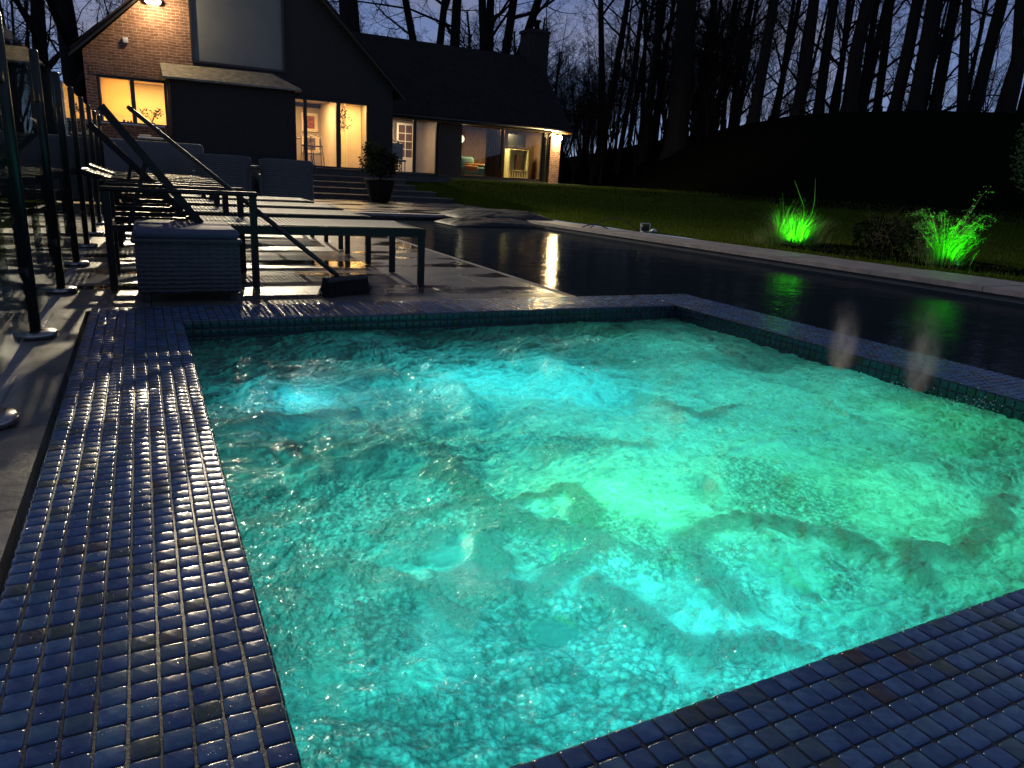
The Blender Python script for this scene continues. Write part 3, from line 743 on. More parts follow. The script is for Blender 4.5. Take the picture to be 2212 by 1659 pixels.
t.l(tl.outputs[0], ma.inputs[1]); t.l(tp_.outputs[0], ma.inputs[2]); fr = t.n("ShaderNodeFresnel"); fr.inputs[0].default_value = 1.5
mb_ = t.n("ShaderNodeMixShader"); t.l(t.math('ADD', fr.outputs[0], 0.05), mb_.inputs[0]); t.l(ma.outputs[0], mb_.inputs[1]); t.l(gl.outputs[0], mb_.inputs[2]); t.l(mb_.outputs[0], t.out.inputs[0])
fb = np_mesh("foam_bubbles", V, F, t.m, smooth=True); tag(fb, "froth of small bubbles floating on the hot tub water", "foam", kind="stuff")

# spray droplets thrown up along the right hand wall of the tub
rs = random.Random(5)
def ico(b, c, r_):
    t_ = (1+5**0.5)/2; vs = [(-1,t_,0),(1,t_,0),(-1,-t_,0),(1,-t_,0),(0,-1,t_),(0,1,t_),(0,-1,-t_),(0,1,-t_),(t_,0,-1),(t_,0,1),(-t_,0,-1),(-t_,0,1)]
    fs = [(0,11,5),(0,5,1),(0,1,7),(0,7,10),(0,10,11),(1,5,9),(5,11,4),(11,10,2),(10,7,6),(7,1,8),(3,9,4),(3,4,2),(3,2,6),(3,6,8),(3,8,9),(4,9,5),(2,4,11),(6,2,10),(8,6,7),(9,8,1)]
    k = r_/1.9; b.add([(c[0]+x*k, c[1]+y*k, c[2]+z*k) for x, y, z in vs], fs, True)
b = MB()
for cx, cy, n_, sp_ in ((3.16, 1.72, 120, 0.07), (3.14, 2.02, 60, 0.05), (1.62, 3.3, 40, 0.12), (2.3, 2.85, 60, 0.14), (2.2, 3.2, 40, 0.1)):
    for k in range(n_):
        hz = abs(rs.gauss(0, 0.030)); ico(b, (min(cx+rs.gauss(0, sp_*0.7), 3.232), cy+rs.gauss(0, sp_), -0.075+hz), rs.uniform(0.0012, 0.0045))
t = NT("water_droplets"); t.pr((0.55, 0.75, 0.72), 0.08, 0.6, trans=0.55, ior=1.33)
tag(b.build("water_spray", t.m), "tiny water droplets splashing above the foaming tub", "spray", kind="stuff")

# ------------------------------------------------------------------ pool
pool = empty("swimming_pool", (4.5, 8, 0))
tag(pool, "long dark swimming pool beside the patio with a pale stone coping", "swimming pool")
wv = [(2.68, TY+0.001), (TX+0.001, TY+0.001), (TX+0.001, -3.0), (inner_x(-3.0)+0.02, -3.0), (inner_x(13.7)+0.02, 13.7), (2.68, 13.7)]
b = MB(); b.add([(x, y, -0.105) for x, y in wv], [tuple(range(6))])
tag(b.build("pool_water", m_pool_water()), kind="structure")
def local(b, root):
    ox, oy, oz = root.location; b.v = [(x-ox, y-oy, z-oz) for x, y, z in b.v]; return b
b = MB(); n_ = 14; ysn = np.linspace(-3, 13.9, n_+1); rr = random.Random(9)
for k in range(n_):
    ya, yb = ysn[k]+0.004, ysn[k+1]-0.004; zt = rr.uniform(-0.003, 0.003)
    vs = [(inner_x(ya), ya, -0.045), (outer_x(ya), ya, -0.045), (outer_x(yb), yb, -0.045), (inner_x(yb), yb, -0.045)]
    vs += [(x, y, 0.006+zt) for x, y, z in vs]
    b.add(vs, [(3,2,1,0),(4,5,6,7),(0,1,5,4),(1,2,6,5),(2,3,7,6),(3,0,4,7)])
local(b, pool).build("coping_stone", M['coping'], pool)
b = MB()
for k in range(6):
    xa = 2.7+k*0.72; b.box(xa, xa+0.712, 13.45, 13.698, -0.045, 0.004)
b.box(2.655, 2.70, 4.24, 13.44, -0.05, -0.001)
local(b, pool).build("coping_stone", M['coping'], pool)
b = MB()
ya, yb = -3.0, 13.9
vs = [(inner_x(ya)+0.03, ya, -1.2), (inner_x(ya)+0.2, ya, -1.2), (inner_x(yb)+0.2, yb, -1.2), (inner_x(yb)+0.03, yb, -1.2)]
vs += [(x, y, -0.046) for x, y, z in vs]
b.add(vs, [(3,2,1,0),(4,5,6,7),(0,1,5,4),(1,2,6,5),(2,3,7,6),(3,0,4,7)])
b.box(2.62, 2.655, 4.3, 13.7, -1.2, -0.06); b.box(2.655, 6.9, 13.71, 13.9, -1.2, -0.05)
local(b, pool).build("pool_wall", simple("dark_pool_lining", (0.035, 0.04, 0.045), 0.4), pool)
# ------------------------------------------------------------------ steps up to the house terrace
st = empty("garden_steps", (5, 20, 0)); tag(st, "wide dark stone steps rising from the patio to the house doors", "steps")
b = MB(); c = MB()
for k, (xr, yf, z0, z1) in enumerate(((7.75, 19.1, -0.05, 0.13), (7.45, 19.7, 0.13, 0.27), (7.05, 20.3, 0.27, 0.41), (6.95, 20.9, 0.41, 0.56))):
    b.box(-4, xr, yf+0.03, 24.0, z0, z1-0.03); c.box(-4, xr+0.03, yf, yf+0.5, z1-0.028, z1)
local(b, st).build("riser", M['stone'], st); local(c, st).build("tread", M['stone_l'], st)
b = MB(); b.box(-6, 8.6, 21.5, 24.3, 0.30, 0.72); b.box(-6, 8.62, 21.45, 24.25, 0.722, 0.75)
tag(b.build("terrace", M['stone']), kind="structure")
b = MB(); b.box(8.3, 17.2, 27.1, 28.1, 0.3, 0.66)
tag(b.build("house_path", M['stone_l']), kind="structure")
# ------------------------------------------------------------------ house
house = empty("house", (3, 26, 0)); tag(house, "dark gabled brick house with lit windows and a long low tiled wing", "house")
def hb(b, name, mat, parent=None):
    if parent is None: return local(b, house).build(name, mat, house)
    ox, oy, oz = house.location; b.v = [(x-ox, y-oy, z-oz) for x, y, z in b.v]
    return b.build(name, mat, parent)
def wall(b, x0, x1, z0, z1, y0, y1, holes):
    gx = sorted({x0, x1, *[h[0] for h in holes], *[h[1] for h in holes]}); gz_ = sorted({z0, z1, *[h[2] for h in holes], *[h[3] for h in holes]})
    for a0, a1 in zip(gx[:-1], gx[1:]):
        for c0, c1 in zip(gz_[:-1], gz_[1:]):
            mx_, mz_ = (a0+a1)/2, (c0+c1)/2
            if any(h[0] < mx_ < h[1] and h[2] < mz_ < h[3] for h in holes): continue
            b.box(a0, a1, y0, y1, c0, c1)
YG = 24.0
W1 = (-0.88, 0.84, 1.62, 2.86); D2 = (4.32, 6.72, 0.75, 2.80)
b = MB(); wall(b, -1.15, 1.58, 0.3, 3.45, YG, YG+0.3, [W1]); 
b.prism([(-1.15, 3.45), (1.58, 3.45), (1.58, 6.05)], YG, YG+0.3)
b.prism([(1.58, 6.2), (1.58, 6.05), (4.12, 6.35), (4.12, 6.6), (3.2, 7.5)], YG, YG+0.3)
hb(b, "brick_wall", M['brick'])
b = MB(); wall(b, 1.58, 7.5, 0.3, 3.45, YG, YG+0.3, [D2])
b.prism([(4.12, 3.45), (7.5, 3.45), (4.12, 6.6)], YG, YG+0.3)
hb(b, "clad_wall", M['clad'])
b = MB(); b.box(7.2, 7.5, YG+0.3, 28.0, 0.3, 3.3); hb(b, "side_wall", M['clad']); b = MB(); b.box(-1.15, -0.85, YG+0.3, 33, 0.3, 3.4); hb(b, "side_wall", M['clad'])
# soldier course over the window
b = MB(); rr = random.Random(4); x = -1.02
while x < 0.98:
    b.box(x, x+0.062, YG-0.014+rr.uniform(-0.004, 0.004), YG-0.002, 2.88, 3.10+rr.uniform(-0.004, 0.004)); x += 0.075
hb(b, "brick_arch", M['brick'])
# main roof
b = MB()
def slab(pa, pb, y0, y1, t_=0.14):
    (xa, za), (xb, zb) = pa, pb; b.prism([(xa, za), (xb, zb), (xb, zb+t_), (xa, za+t_)], y0, y1)
slab((-1.42, 3.30), (3.2, 7.56), YG-0.28, 33.5); slab((3.2, 7.56), (7.78, 3.05), YG-0.28, 33.5)
hb(b, "main_roof", M['roof'])
b = MB(); b.prism([(-1.46, 3.22), (3.2, 7.50), (3.2, 7.555), (-1.46, 3.28)], YG-0.32, YG-0.285)
b.prism([(3.2, 7.50), (7.82, 2.98), (7.82, 3.03), (3.2, 7.555)], YG-0.32, YG-0.285); hb(b, "bargeboard", M['frame'])
# tall grey glazed gable bay
b = MB(); b.box(1.60, 4.10, YG+0.05, YG+0.12, 3.50, 6.3); gw = hb(b, "gable_glazing", M['blind'])
b = MB()
for a in ((1.56, 1.62, 3.46, 6.1), (4.08, 4.14, 3.46, 6.4)): b.box(a[0], a[1], YG-0.03, YG+0.04, a[2], a[3])
b.box(1.56, 4.14, YG-0.04, YG+0.04, 3.44, 3.50); hb(b, "glazing_frame", M['frame'], gw)
# projecting ground floor bay with a lead canopy
b = MB(); b.box(0.90, 4.28, 23.25, YG-0.002, 0.3, 2.86); hb(b, "bay", M['clad'])
b = MB()
za, zb = 3.34, 2.90
vs = [(0.72, YG-0.01, za), (3.75, YG-0.01, za+0.03), (0.74, 22.95, zb), (4.42, 22.95, zb+0.02), (0.72, YG-0.01, zb-0.03), (4.42, YG-0.01, zb-0.02), (0.74, 22.95, zb-0.05), (4.42, 22.95, zb-0.03)]
b.add(vs, [(2, 3, 1, 0), (6, 7, 3, 2), (0, 4, 6, 2), (1, 3, 7, 5), (4, 5, 7, 6)])
hb(b, "lead_canopy", M['lead'])
b = MB(); b.tube([(0.86, 23.2, 2.85), (0.86, 23.18, 0.78)], 0.035, 10); b.box(0.80, 0.895, 23.22, 23.26, 0.8, 2.84); hb(b, "downpipe", M['wood'])

def window(x0, x1, z0, z1, y, mull, fr=0.06, depth=0.10, name="window_frame", bot=None):
    b = MB()
    b.box(x0, x1, y, y+depth, z0, z0+(bot or fr)); b.box(x0, x1, y, y+depth, z1-fr, z1)
    b.box(x0, x0+fr, y+0.002, y+depth-0.002, z0+(bot or fr), z1-fr); b.box(x1-fr, x1, y+0.002, y+depth-0.002, z0+(bot or fr), z1-fr)
    for m_, w_ in mull: b.box(m_-w_/2, m_+w_/2, y+0.004, y+depth-0.004, z0+(bot or fr), z1-fr)
    o = hb(b, name, M['frame'])
    b = MB(); b.box(x0+fr, x1-fr, y+0.05, y+0.056, z0+(bot or fr), z1-fr); hb(b, "pane", M['pane'], o); return o
window(*W1, YG+0.06, [(-0.02, 0.11)])
window(*D2, YG+0.06, [(4.72, 0.10), (5.75, 0.13)])
YW = 28.0
D3 = (8.72, 10.62, 0.72, 2.78); D4 = (11.60, 15.40, 0.72, 2.74)
b = MB(); wall(b, 7.5, 15.66, 0.3, 2.95, YW, YW+0.3, [D3, D4]); hb(b, "wing_wall", M['clad_w'])
window(*D3, YW+0.06, [(9.68, 0.11)]); window(*D4, YW+0.06, [(13.5, 0.07)])
b = MB(); b.box(15.66, 16.14, YW-0.12, YW+0.3, 0.3, 2.95); hb(b, "brick_pier", M['brick'])
b = MB(); b.box(15.9, 16.12, YW+0.3, 34, 0.3, 2.95)
b.add([(16.10, YW, 2.95), (16.10, 34, 2.95), (16.10, 31, 5.9)], [(0, 1, 2)]); hb(b, "gable_end", M['clad'])
b = MB()
def slabx(x0, x1, pa, pb, t_=0.14):
    (ya, za), (yb, zb) = pa, pb
    vs = [(x0, ya, za), (x0, yb, zb), (x0, yb, zb+t_), (x0, ya, za+t_)]; vs += [(x1, y, z) for _, y, z in vs]
    b.add(vs, [(0, 1, 2, 3), (7, 6, 5, 4), (0, 4, 5, 1), (1, 5, 6, 2), (2, 6, 7, 3), (3, 7, 4, 0)])
slabx(5.0, 16.45, (27.55, 2.78), (31.0, 5.90)); slabx(5.0, 16.45, (31.0, 5.90), (34.5, 2.78)); hb(b, "wing_roof", M['roof'])
b = MB(); b.box(7.6, 16.45, 27.50, 27.54, 2.72, 2.86); b.box(7.6, 16.45, 27.56, 28.0, 2.70, 2.73); hb(b, "soffit", M['wood'])
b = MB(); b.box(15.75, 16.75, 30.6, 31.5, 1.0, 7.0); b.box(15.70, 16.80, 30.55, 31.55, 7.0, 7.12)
ch = hb(b, "chimney", M['brick_shaded']); b = MB(); b.lathe([(0.14, 7.12), (0.12, 7.3), (0.13, 7.5), (0.20, 7.52), (0.20, 7.56)], 16.3, 31.0, 14); hb(b, "chimney_pot", M['terracotta'], ch)
b = MB(); b.tube([(7.6, 27.46, 2.80), (16.45, 27.46, 2.80)], 0.055, 10); b.tube([(15.5, 27.46, 2.78), (15.52, 27.93, 2.5), (15.52, 27.93, 0.7)], 0.035, 8); hb(b, "gutter", M['frame'])
# rooms
def room(x0, x1, y0, y1, z0, z1, wallm, name):
    b = MB()
    b.box(x0-0.1, x0, y0, y1, z0, z1); b.box(x1, x1+0.1, y0, y1, z0, z1); b.box(x0-0.1, x1+0.1, y1, y1+0.1, z0, z1)
    b.box(x0-0.1, x1+0.1, y0, y1+0.1, z1, z1+0.05); hb(b, name, wallm)
    b = MB(); b.box(x0-0.1, x1+0.1, y0, y1, z0-0.05, z0-0.003); hb(b, "floor", M['floorw'])
room(-0.80, 1.9, YG+0.302, 26.6, 0.75, 2.95, M['cream'], "kitchen_walls")
room(2.9, 7.08, YG+0.302, 27.6, 0.75, 2.92, M['greyw'], "dining_walls")
room(7.9, 11.0, YW+0.302, 30.9, 0.75, 2.90, M['greyw'], "hall_walls")
room(11.4, 15.55, YW+0.302, 31.2, 0.75, 2.85, M['curtain'], "snug_walls")
b = MB(); b.box(5.95, 6.06, 25.2, 27.59, 0.752, 2.915); b.box(6.07, 7.07, 26.3, 26.4, 0.752, 2.915); hb(b, "corridor_wall", M['cream'])
def lampl(name, loc, pw, col, rad=0.15, kind='POINT', parent=None):
    ld = bpy.data.lights.new(name, kind); ld.energy = pw; ld.color = col
    if kind == 'AREA': ld.shape = 'SQUARE'; ld.size = rad
    else: ld.shadow_soft_size = rad
    lo = bpy.data.objects.new(name, ld); COL.objects.link(lo); lo.location = loc
    if parent: lo.parent = parent; lo.location = Vector(loc) - parent.location
    return lo
lampl("kitchen_light", (0.4, 25.3, 2.93), 125, (1.0, 0.54, 0.15), 0.9, 'AREA', parent=house)
lampl("dining_light", (5.0, 25.9, 2.90), 110, (1.0, 0.58, 0.24), 0.9, 'AREA', parent=house)
lampl("corridor_light", (6.6, 25.4, 2.90), 75, (1.0, 0.58, 0.19), 0.6, 'AREA', parent=house)
lampl("hall_light", (9.6, 29.6, 2.88), 60, (1.0, 0.68, 0.38), 0.8, 'AREA', parent=house)
lampl("snug_light", (14.0, 28.75, 2.83), 230, (1.0, 0.78, 0.36), 0.7, 'AREA', parent=house)

# things inside the lit rooms
def picture(x, z, w, h, y, m, label):
    o = empty("framed_picture", (x, y, z)); tag(o, label, "picture", "framed pictures on the dining room wall")
    b = MB(); b.box(-w/2, w/2, -0.03, 0, -h/2, h/2); b.build("frame", M['white'], o)
    b = MB(); b.box(-w/2+0.035, w/2-0.035, -0.036, -0.031, -h/2+0.035, h/2-0.035); b.build("mount", M['cream'], o)
    b = MB(); b.box(-w*0.30, w*0.30, -0.041, -0.037, -h*0.34, h*0.34); b.build("print", m, o)
picture(5.55, 2.28, 0.56, 0.62, 27.58, M['redpic'], "white framed red print, upper picture on the dining room wall")
picture(5.55, 1.55, 0.62, 0.62, 27.58, M['bluepic'], "white framed dark print hanging below the red print")
picture(5.90, 1.55, 0.08, 0.56, 27.57, M['bluepic'], "narrow white framed print at the right of the dark print")
def stool(x, y, lab):
    o = empty("bar_stool", (x, y, 0.75)); tag(o, lab, "bar stool", "bar stools in the dining room")
    b = MB(); b.rbox(-0.17, 0.17, -0.17, 0.17, 0.66, 0.70, 0.02); b.build("seat", M['wood'], o)
    b = MB(); b.tube([(-0.16, 0.15, 0.70), (-0.15, 0.18, 0.98), (0.0, 0.19, 1.03), (0.15, 0.18, 0.98), (0.16, 0.15, 0.70)], 0.012, 8); b.build("backrest", M['wood'], o)
    for sx in (-1, 1):
        for sy in (-1, 1):
            b = MB(); b.tube([(0.14*sx, 0.14*sy, 0.67), (0.20*sx, 0.20*sy, 0.0)], 0.013, 8); b.build("leg", M['wood'], o)
stool(4.98, 25.2, "wooden bar stool seen through the patio doors, nearest the mullion")
stool(5.36, 25.5, "wooden bar stool in front of the framed pictures")
o = empty("dining_counter", (4.5, 25.9, 0.75)); tag(o, "pale counter behind the bar stools in the dining room", "counter")
b = MB(); b.rbox(-0.9, 0.35, -0.3, 0.3, 0.88, 0.93, 0.015); b.build("worktop", M['white'], o)
b = MB(); b.box(-0.8, 0.1, -0.2, 0.25, 0.0, 0.88); b.build("cabinet", M['greyw'], o)
# corridor: pale door frame and hanging branches
o = empty("interior_door", (6.30, 26.28, 0.75)); tag(o, "tall pale yellow panelled door at the end of the corridor", "door")
b = MB(); b.box(-0.22, 0.20, -0.04, 0, 0, 1.3); b.build("door_panel", M['yellow'], o)
b = MB(); b.box(-0.28, -0.22, -0.06, 0, 0, 1.36); b.box(0.20, 0.26, -0.06, 0, 0, 1.36); b.box(-0.22, 0.20, -0.06, 0, 1.3, 1.36); b.build("door_frame", M['white'], o)
b = MB(); b.box(-0.06, 0.05, -0.045, -0.041, 0.15, 1.15); b.build("glass_slot", M['wood'], o)
rr = random.Random(12)
o = empty("hanging_plant", (6.25, 25.4, 2.9)); tag(o, "trailing dried plant hanging from the corridor ceiling", "plant")
b = MB()
for k in range(7):
    x = rr.uniform(-0.10, 0.12); pts = [(x, 0, 0)]
    for q in range(6): pts.append((x+rr.gauss(0, 0.035), rr.gauss(0, 0.03), -0.16*(q+1)*rr.uniform(0.8, 1.1)))
    b.tube(pts, 0.009, 5)
b.build("stem", M['wood'], o)
def leaves(b, c, rad, n, size, rr, sq=1.0):
    for _ in range(n):
        u = Vector((rr.gauss(0, 1), rr.gauss(0, 1), rr.gauss(0, 1))).normalized()*rad*rr.uniform(0.35, 1)**0.6
        q = Vector(c)+Vector((u.x, u.y, u.z*sq)); a = Vector((rr.gauss(0, 1), rr.gauss(0, 1), rr.gauss(0, 0.7))).normalized()
        s2 = a.cross(Vector((rr.gauss(0, 1), rr.gauss(0, 1), rr.gauss(0, 1)))).normalized(); L = size*rr.uniform(0.6, 1.3)
        b.add([q, q+a*L*0.5+s2*L*0.26, q+a*L, q+a*L*0.5-s2*L*0.26], [(0, 1, 2, 3)])
b = MB(); leaves(b, (0.02, 0, -0.55), 0.22, 60, 0.09, rr, 1.6); b.build("foliage", M['leaf_d'], o)
# kitchen: plant on the sill, blind, kettle and jars
o = empty("windowsill_plant", (0.42, YG+0.5, 1.62)); tag(o, "leafy pot plant silhouetted in the bright kitchen window", "plant")
b = MB(); b.lathe([(0.05, 0.0), (0.075, 0.10), (0.08, 0.11)], n=14); b.build("pot", M['terracotta'], o)
b = MB()
for k in range(10):
    a = rr.uniform(0, 6.28); L = rr.uniform(0.18, 0.40); dx = math.cos(a)*L*0.8
    b.tube([(0, 0, 0.1), (dx*0.4, math.sin(a)*0.05, 0.1+L*0.7), (dx, math.sin(a)*0.08, 0.1+L)], 0.005, 5)
    leaves(b, (dx, 0, 0.1+L), 0.055, 9, 0.075, rr)
b.build("foliage", M['leaf_d'], o)
b = MB(); b.box(-0.79, -0.10, YG+0.20, YG+0.215, 1.86, 2.80); 
t = NT("roller_blind"); tr = t.n("ShaderNodeBsdfTranslucent"); tr.inputs[0].default_value = (0.85, 0.74, 0.55, 1); t.l(tr.outputs[0], t.out.inputs[0])
hb(b, "roller_blind", t.m)
for k, (x, h_) in enumerate(((-0.30, 0.13), (-0.20, 0.10), (-0.12, 0.12))):
    o = empty("jar", (x, YG+0.45, 1.62)); tag(o, ["tall jar on the kitchen sill, left of three", "short jar on the kitchen sill between two taller jars", "jar on the kitchen sill beside the window mullion"][k], "jar", "jars on the kitchen windowsill")
    b = MB(); b.lathe([(0.03, 0), (0.032, h_*0.8), (0.024, h_)], n=12); b.build("body", M['wood'], o)
    b = MB(); b.lathe([(0.026, h_), (0.026, h_+0.015)], n=12); b.build("lid", M['white'], o)
b = MB(); b.box(-0.83, 1.3, YG+0.303, YG+0.75, 1.57, 1.618); hb(b, "kitchen_worktop", M['white'])
# outside the kitchen window: shelf with a covered tray
o = empty("outdoor_counter", (0.0, 23.55, 0.75)); tag(o, "long narrow metal topped counter standing under the kitchen window", "counter")
b = MB(); b.box(-0.95, 0.72, -0.05, 0.32, 0.84, 0.875); b.build("worktop", M['steel2'], o)
for x in (-0.9, 0.65):
    for y in (0.0, 0.26): b = MB(); b.box(x, x+0.04, y, y+0.04, 0, 0.84); b.build("leg", M['steel'], o)
o = empty("serving_tray", (0.30, 23.35, 1.25)); tag(o, "white oblong tray on the low table below the kitchen window", "tray")
b = MB(); b.rbox(-0.30, 0.36, -0.16, 0.14, 0.0, 0.05, 0.02); b.build("tray", M['white'], o)
b = MB(); b.rbox(-0.26, 0.05, -0.12, 0.10, 0.05, 0.11, 0.02); b.build("folded_cloth", M['cream'], o)
o = empty("side_table", (0.22, 23.35, 0.75)); tag(o, "low dark table carrying the white tray", "table")
b = MB(); b.rbox(-0.42, 0.46, -0.2, 0.18, 0.46, 0.497, 0.01); b.build("tabletop", M['wood'], o)
for sx in (-0.36, 0.38):
    for sy in (-0.15, 0.13): b = MB(); b.box(sx, sx+0.04, sy, sy+0.04, 0, 0.46); b.build("leg", M['steel'], o)
# hall: glazed white door, dark furniture
o = empty("glazed_door", (10.12, 30.6, 0.75)); tag(o, "white glazed interior door seen through the hall window", "door")
b = MB()
b.box(-0.38, 0.38, -0.04, 0, 0, 0.62); b.box(-0.38, -0.30, -0.04, 0, 0.62, 1.98); b.box(0.30, 0.38, -0.04, 0, 0.62, 1.98); b.box(-0.30, 0.30, -0.04, 0, 1.90, 1.98)
b.box(-0.015, 0.015, -0.035, -0.005, 0.62, 1.90)
for z in (0.94, 1.26, 1.58): b.box(-0.30, 0.30, -0.034, -0.006, z-0.015, z+0.015)
b.build("door_leaf", M['white'], o)
b = MB(); b.box(-0.30, 0.30, -0.018, -0.012, 0.62, 1.90); b.build("glass", M['wood'], o)
b = MB(); b.tube([(-0.33, -0.07, 0.95), (-0.25, -0.07, 0.95)], 0.012, 8); b.build("handle", M['steel2'], o)
o = empty("hall_chair", (9.28, 28.9, 0.75)); tag(o, "dark high backed chair behind the hall window", "chair")
b = MB(); b.rbox(-0.26, 0.26, -0.25, 0.25, 0.40, 0.48, 0.03); b.build("seat", M['plastic'], o)
b = MB(); b.rbox(-0.26, 0.26, 0.18, 0.26, 0.48, 1.12, 0.03); b.build("backrest", M['plastic'], o)
for sx in (-0.22, 0.20):
    for sy in (-0.22, 0.20): b = MB(); b.box(sx, sx+0.03, sy, sy+0.03, 0, 0.41); b.build("leg", M['plastic'], o)
o = empty("hall_plant", (8.95, 28.8, 0.75)); tag(o, "dark branching houseplant at the left of the hall window", "plant")
b = MB(); b.lathe([(0.13, 0.0), (0.17, 0.34), (0.18, 0.36)], n=16); b.build("pot", M['terracotta'], o)
b = MB(); q = MB()
for k in range(9):
    a = rr.uniform(0, 6.28); L = rr.uniform(0.5, 1.0); e = (math.cos(a)*L*0.45, math.sin(a)*0.2, 0.35+L)
    b.tube([(0, 0, 0.35), (e[0]*0.4, e[1]*0.4, 0.35+L*0.6), e], 0.010, 5); leaves(q, e, 0.12, 14, 0.16, rr)
b.build("stem", M['wood'], o); q.build("foliage", M['leaf_d'], o)
# snug: sofa, throw, shelves, lamp, curtain
o = empty("snug_sofa", (12.78, 29.0, 0.75)); tag(o, "pale green velvet sofa behind the wide wing window", "sofa")
b = MB(); b.rbox(-0.75, 0.75, -0.4, 0.4, 0.05, 0.40, 0.08); b.build("seat", M['teal'], o)
b = MB(); b.rbox(-0.75, -0.10, 0.05, 0.42, 0.38, 0.78, 0.1); b.build("backrest", M['teal'], o)
b = MB(); b.rbox(0.12, 0.80, -0.40, 0.2, 0.25, 0.52, 0.12); b.build("arm", M['teal'], o)
b = MB(); b.rbox(-0.5, 0.25, -0.36, 0.0, 0.42, 0.52, 0.05); b.rbox(-0.62, -0.05, -0.43, -0.15, 0.20, 0.44, 0.06)
th = b.build("throw_blanket", M['orange']); th.location = (12.70, 29.0, 0.75); tag(th, "crumpled orange throw lying over the green sofa", "blanket")
o = empty("shelf_unit", (14.62, 28.95, 0.75)); tag(o, "pale yellow open shelf unit lit at the right of the wing window", "shelves")
b = MB(); b.box(-0.48, -0.42, -0.2, 0.2, 0, 1.22); b.box(0.42, 0.48, -0.2, 0.2, 0, 1.22); b.box(-0.42, 0.42, 0.17, 0.2, 0, 1.22); b.build("frame", M['yellow'], o)
for z in (0.05, 0.34, 1.19): b = MB(); b.box(-0.418, 0.418, -0.2, 0.168, z, z+0.03); b.build("shelf", M['yellow'], o)
b = MB(); b.box(-0.05, 0.18, -0.15, 0.1, 0.372, 1.0); b.build("cabinet_door", M['wood'], o)
b = MB()
for k in range(7): b.box(-0.40+k*0.12, -0.34+k*0.12, -0.18, -0.05, 0.085, 0.30)
b.build("rail", M['yellow'], o)
o = empty("television", (14.60, 29.0, 2.02)); tag(o, "dark flat television standing on the yellow shelf unit", "television")
b = MB(); b.rbox(-0.42, 0.42, -0.03, 0.03, 0.05, 0.55, 0.01); b.build("screen", M['plastic'], o)
b = MB(); b.box(-0.12, 0.12, -0.08, 0.08, -0.045, -0.03); b.box(-0.02, 0.02, -0.02, 0.02, -0.03, 0.05); b.build("stand", M['plastic'], o)
o = empty("globe_lamp", (11.95, 28.9, 2.05)); tag(o, "glowing white globe lamp behind the left of the wing window", "lamp")
b = MB(); b.lathe([(0.16*math.sin(R(a))+1e-4, 0.16-0.16*math.cos(R(a))) for a in range(0, 181, 15)], n=20); b.build("globe", glow("lit_globe", (1.0, 0.86, 0.58), 1.6), o)
b = MB(); b.tube([(0, 0, 0), (0, 0, -1.25)], 0.012, 8); b.lathe([(0.14, -1.3), (0.14, -1.27)], n=16); b.build("stand", M['steel'], o)
lampl("globe_light", (11.95, 28.65, 2.2), 5, (1.0, 0.85, 0.55), 0.1, parent=None)
b = MB(); vs = []; nn_ = 60
for k in range(nn_+1):
    x = 12.95+k/nn_*0.85; y = 28.55+0.035*math.sin(k*1.1)
    vs += [(x, y, 0.78), (x, y, 2.68)]
b.add(vs, [(2*k, 2*k+2, 2*k+3, 2*k+1) for k in range(nn_)], True)
tag(b.build("curtain", M['curtain']), "brown curtain hanging in the middle of the wing window", "curtain")

# ------------------------------------------------------------------ lamps on the house
o = empty("floodlight", (0.66, YG-0.02, 4.82)); tag(o, "twin headed security floodlight blazing high on the brick gable", "floodlight")
b = MB(); b.lathe([(0.06, 0), (0.06, 0.04)], n=16); p_ = b.build("backplate", M['white'], o); p_.rotation_euler = (R(90), 0, 0)
hot = glow("hot_lamp_lens", (1.0, 0.80, 0.42), 260)
for sx in (-0.13, 0.13):
    b = MB(); b.tube([(0, -0.03, 0), (sx*0.8, -0.10, 0.0)], 0.014, 8); b.build("arm", M['white'], o)
    b = MB(); b.lathe([(0.03, 0), (0.06, 0.05), (0.075, 0.12), (0.07, 0.125)], n=18); h1 = b.build("head", M['whitep'], o)
    h1.location = (sx, -0.08, 0.0); h1.rotation_euler = (R(78), 0, 0)
    b = MB(); b.lathe([(0.062, 0.1), (0.062, 0.128), (0.05, 0.135)], n=18); l1 = b.build("lens", hot, h1)
ld = bpy.data.lights.new("flood_beam", 'SPOT'); ld.energy = 6500; ld.color = (1.0, 0.84, 0.56); ld.spot_size = R(95); ld.spot_blend = 0.7; ld.shadow_soft_size = 0.07
lo = bpy.data.objects.new("flood_beam", ld); COL.objects.link(lo); lo.parent = o; lo.location = (0, -0.32, 0)
lo.rotation_euler = (Vector((0.6, 4.0, 0.0)) - Vector((0.66, 23.66, 4.82))).to_track_quat('-Z', 'Y').to_euler()
lampl("flood_spill", (0.66, YG-0.55, 4.80), 150, (1.0, 0.72, 0.38), 0.06)
o = empty("floodlight", (3.2, YG-0.02, 6.75)); tag(o, "security floodlight mounted under the very peak of the gable", "floodlight")
b = MB(); b.lathe([(0.06, 0), (0.06, 0.04)], n=16); p_ = b.build("backplate", M['white'], o); p_.rotation_euler = (R(90), 0, 0)
b = MB(); b.lathe([(0.03, 0), (0.07, 0.05), (0.085, 0.12), (0.08, 0.125)], n=18); h1 = b.build("head", M['whitep'], o); h1.location = (0, -0.06, 0); h1.rotation_euler = (R(75), 0, 0)
b = MB(); b.lathe([(0.07, 0.1), (0.07, 0.128), (0.05, 0.135)], n=18); b.build("lens", hot, h1)
ld = bpy.data.lights.new("gable_beam", 'SPOT'); ld.energy = 3800; ld.color = (1.0, 0.86, 0.62); ld.spot_size = R(80); ld.spot_blend = 0.8; ld.shadow_soft_size = 0.07
lo = bpy.data.objects.new("gable_beam", ld); COL.objects.link(lo); lo.parent = o; lo.location = (0, -0.36, 0)
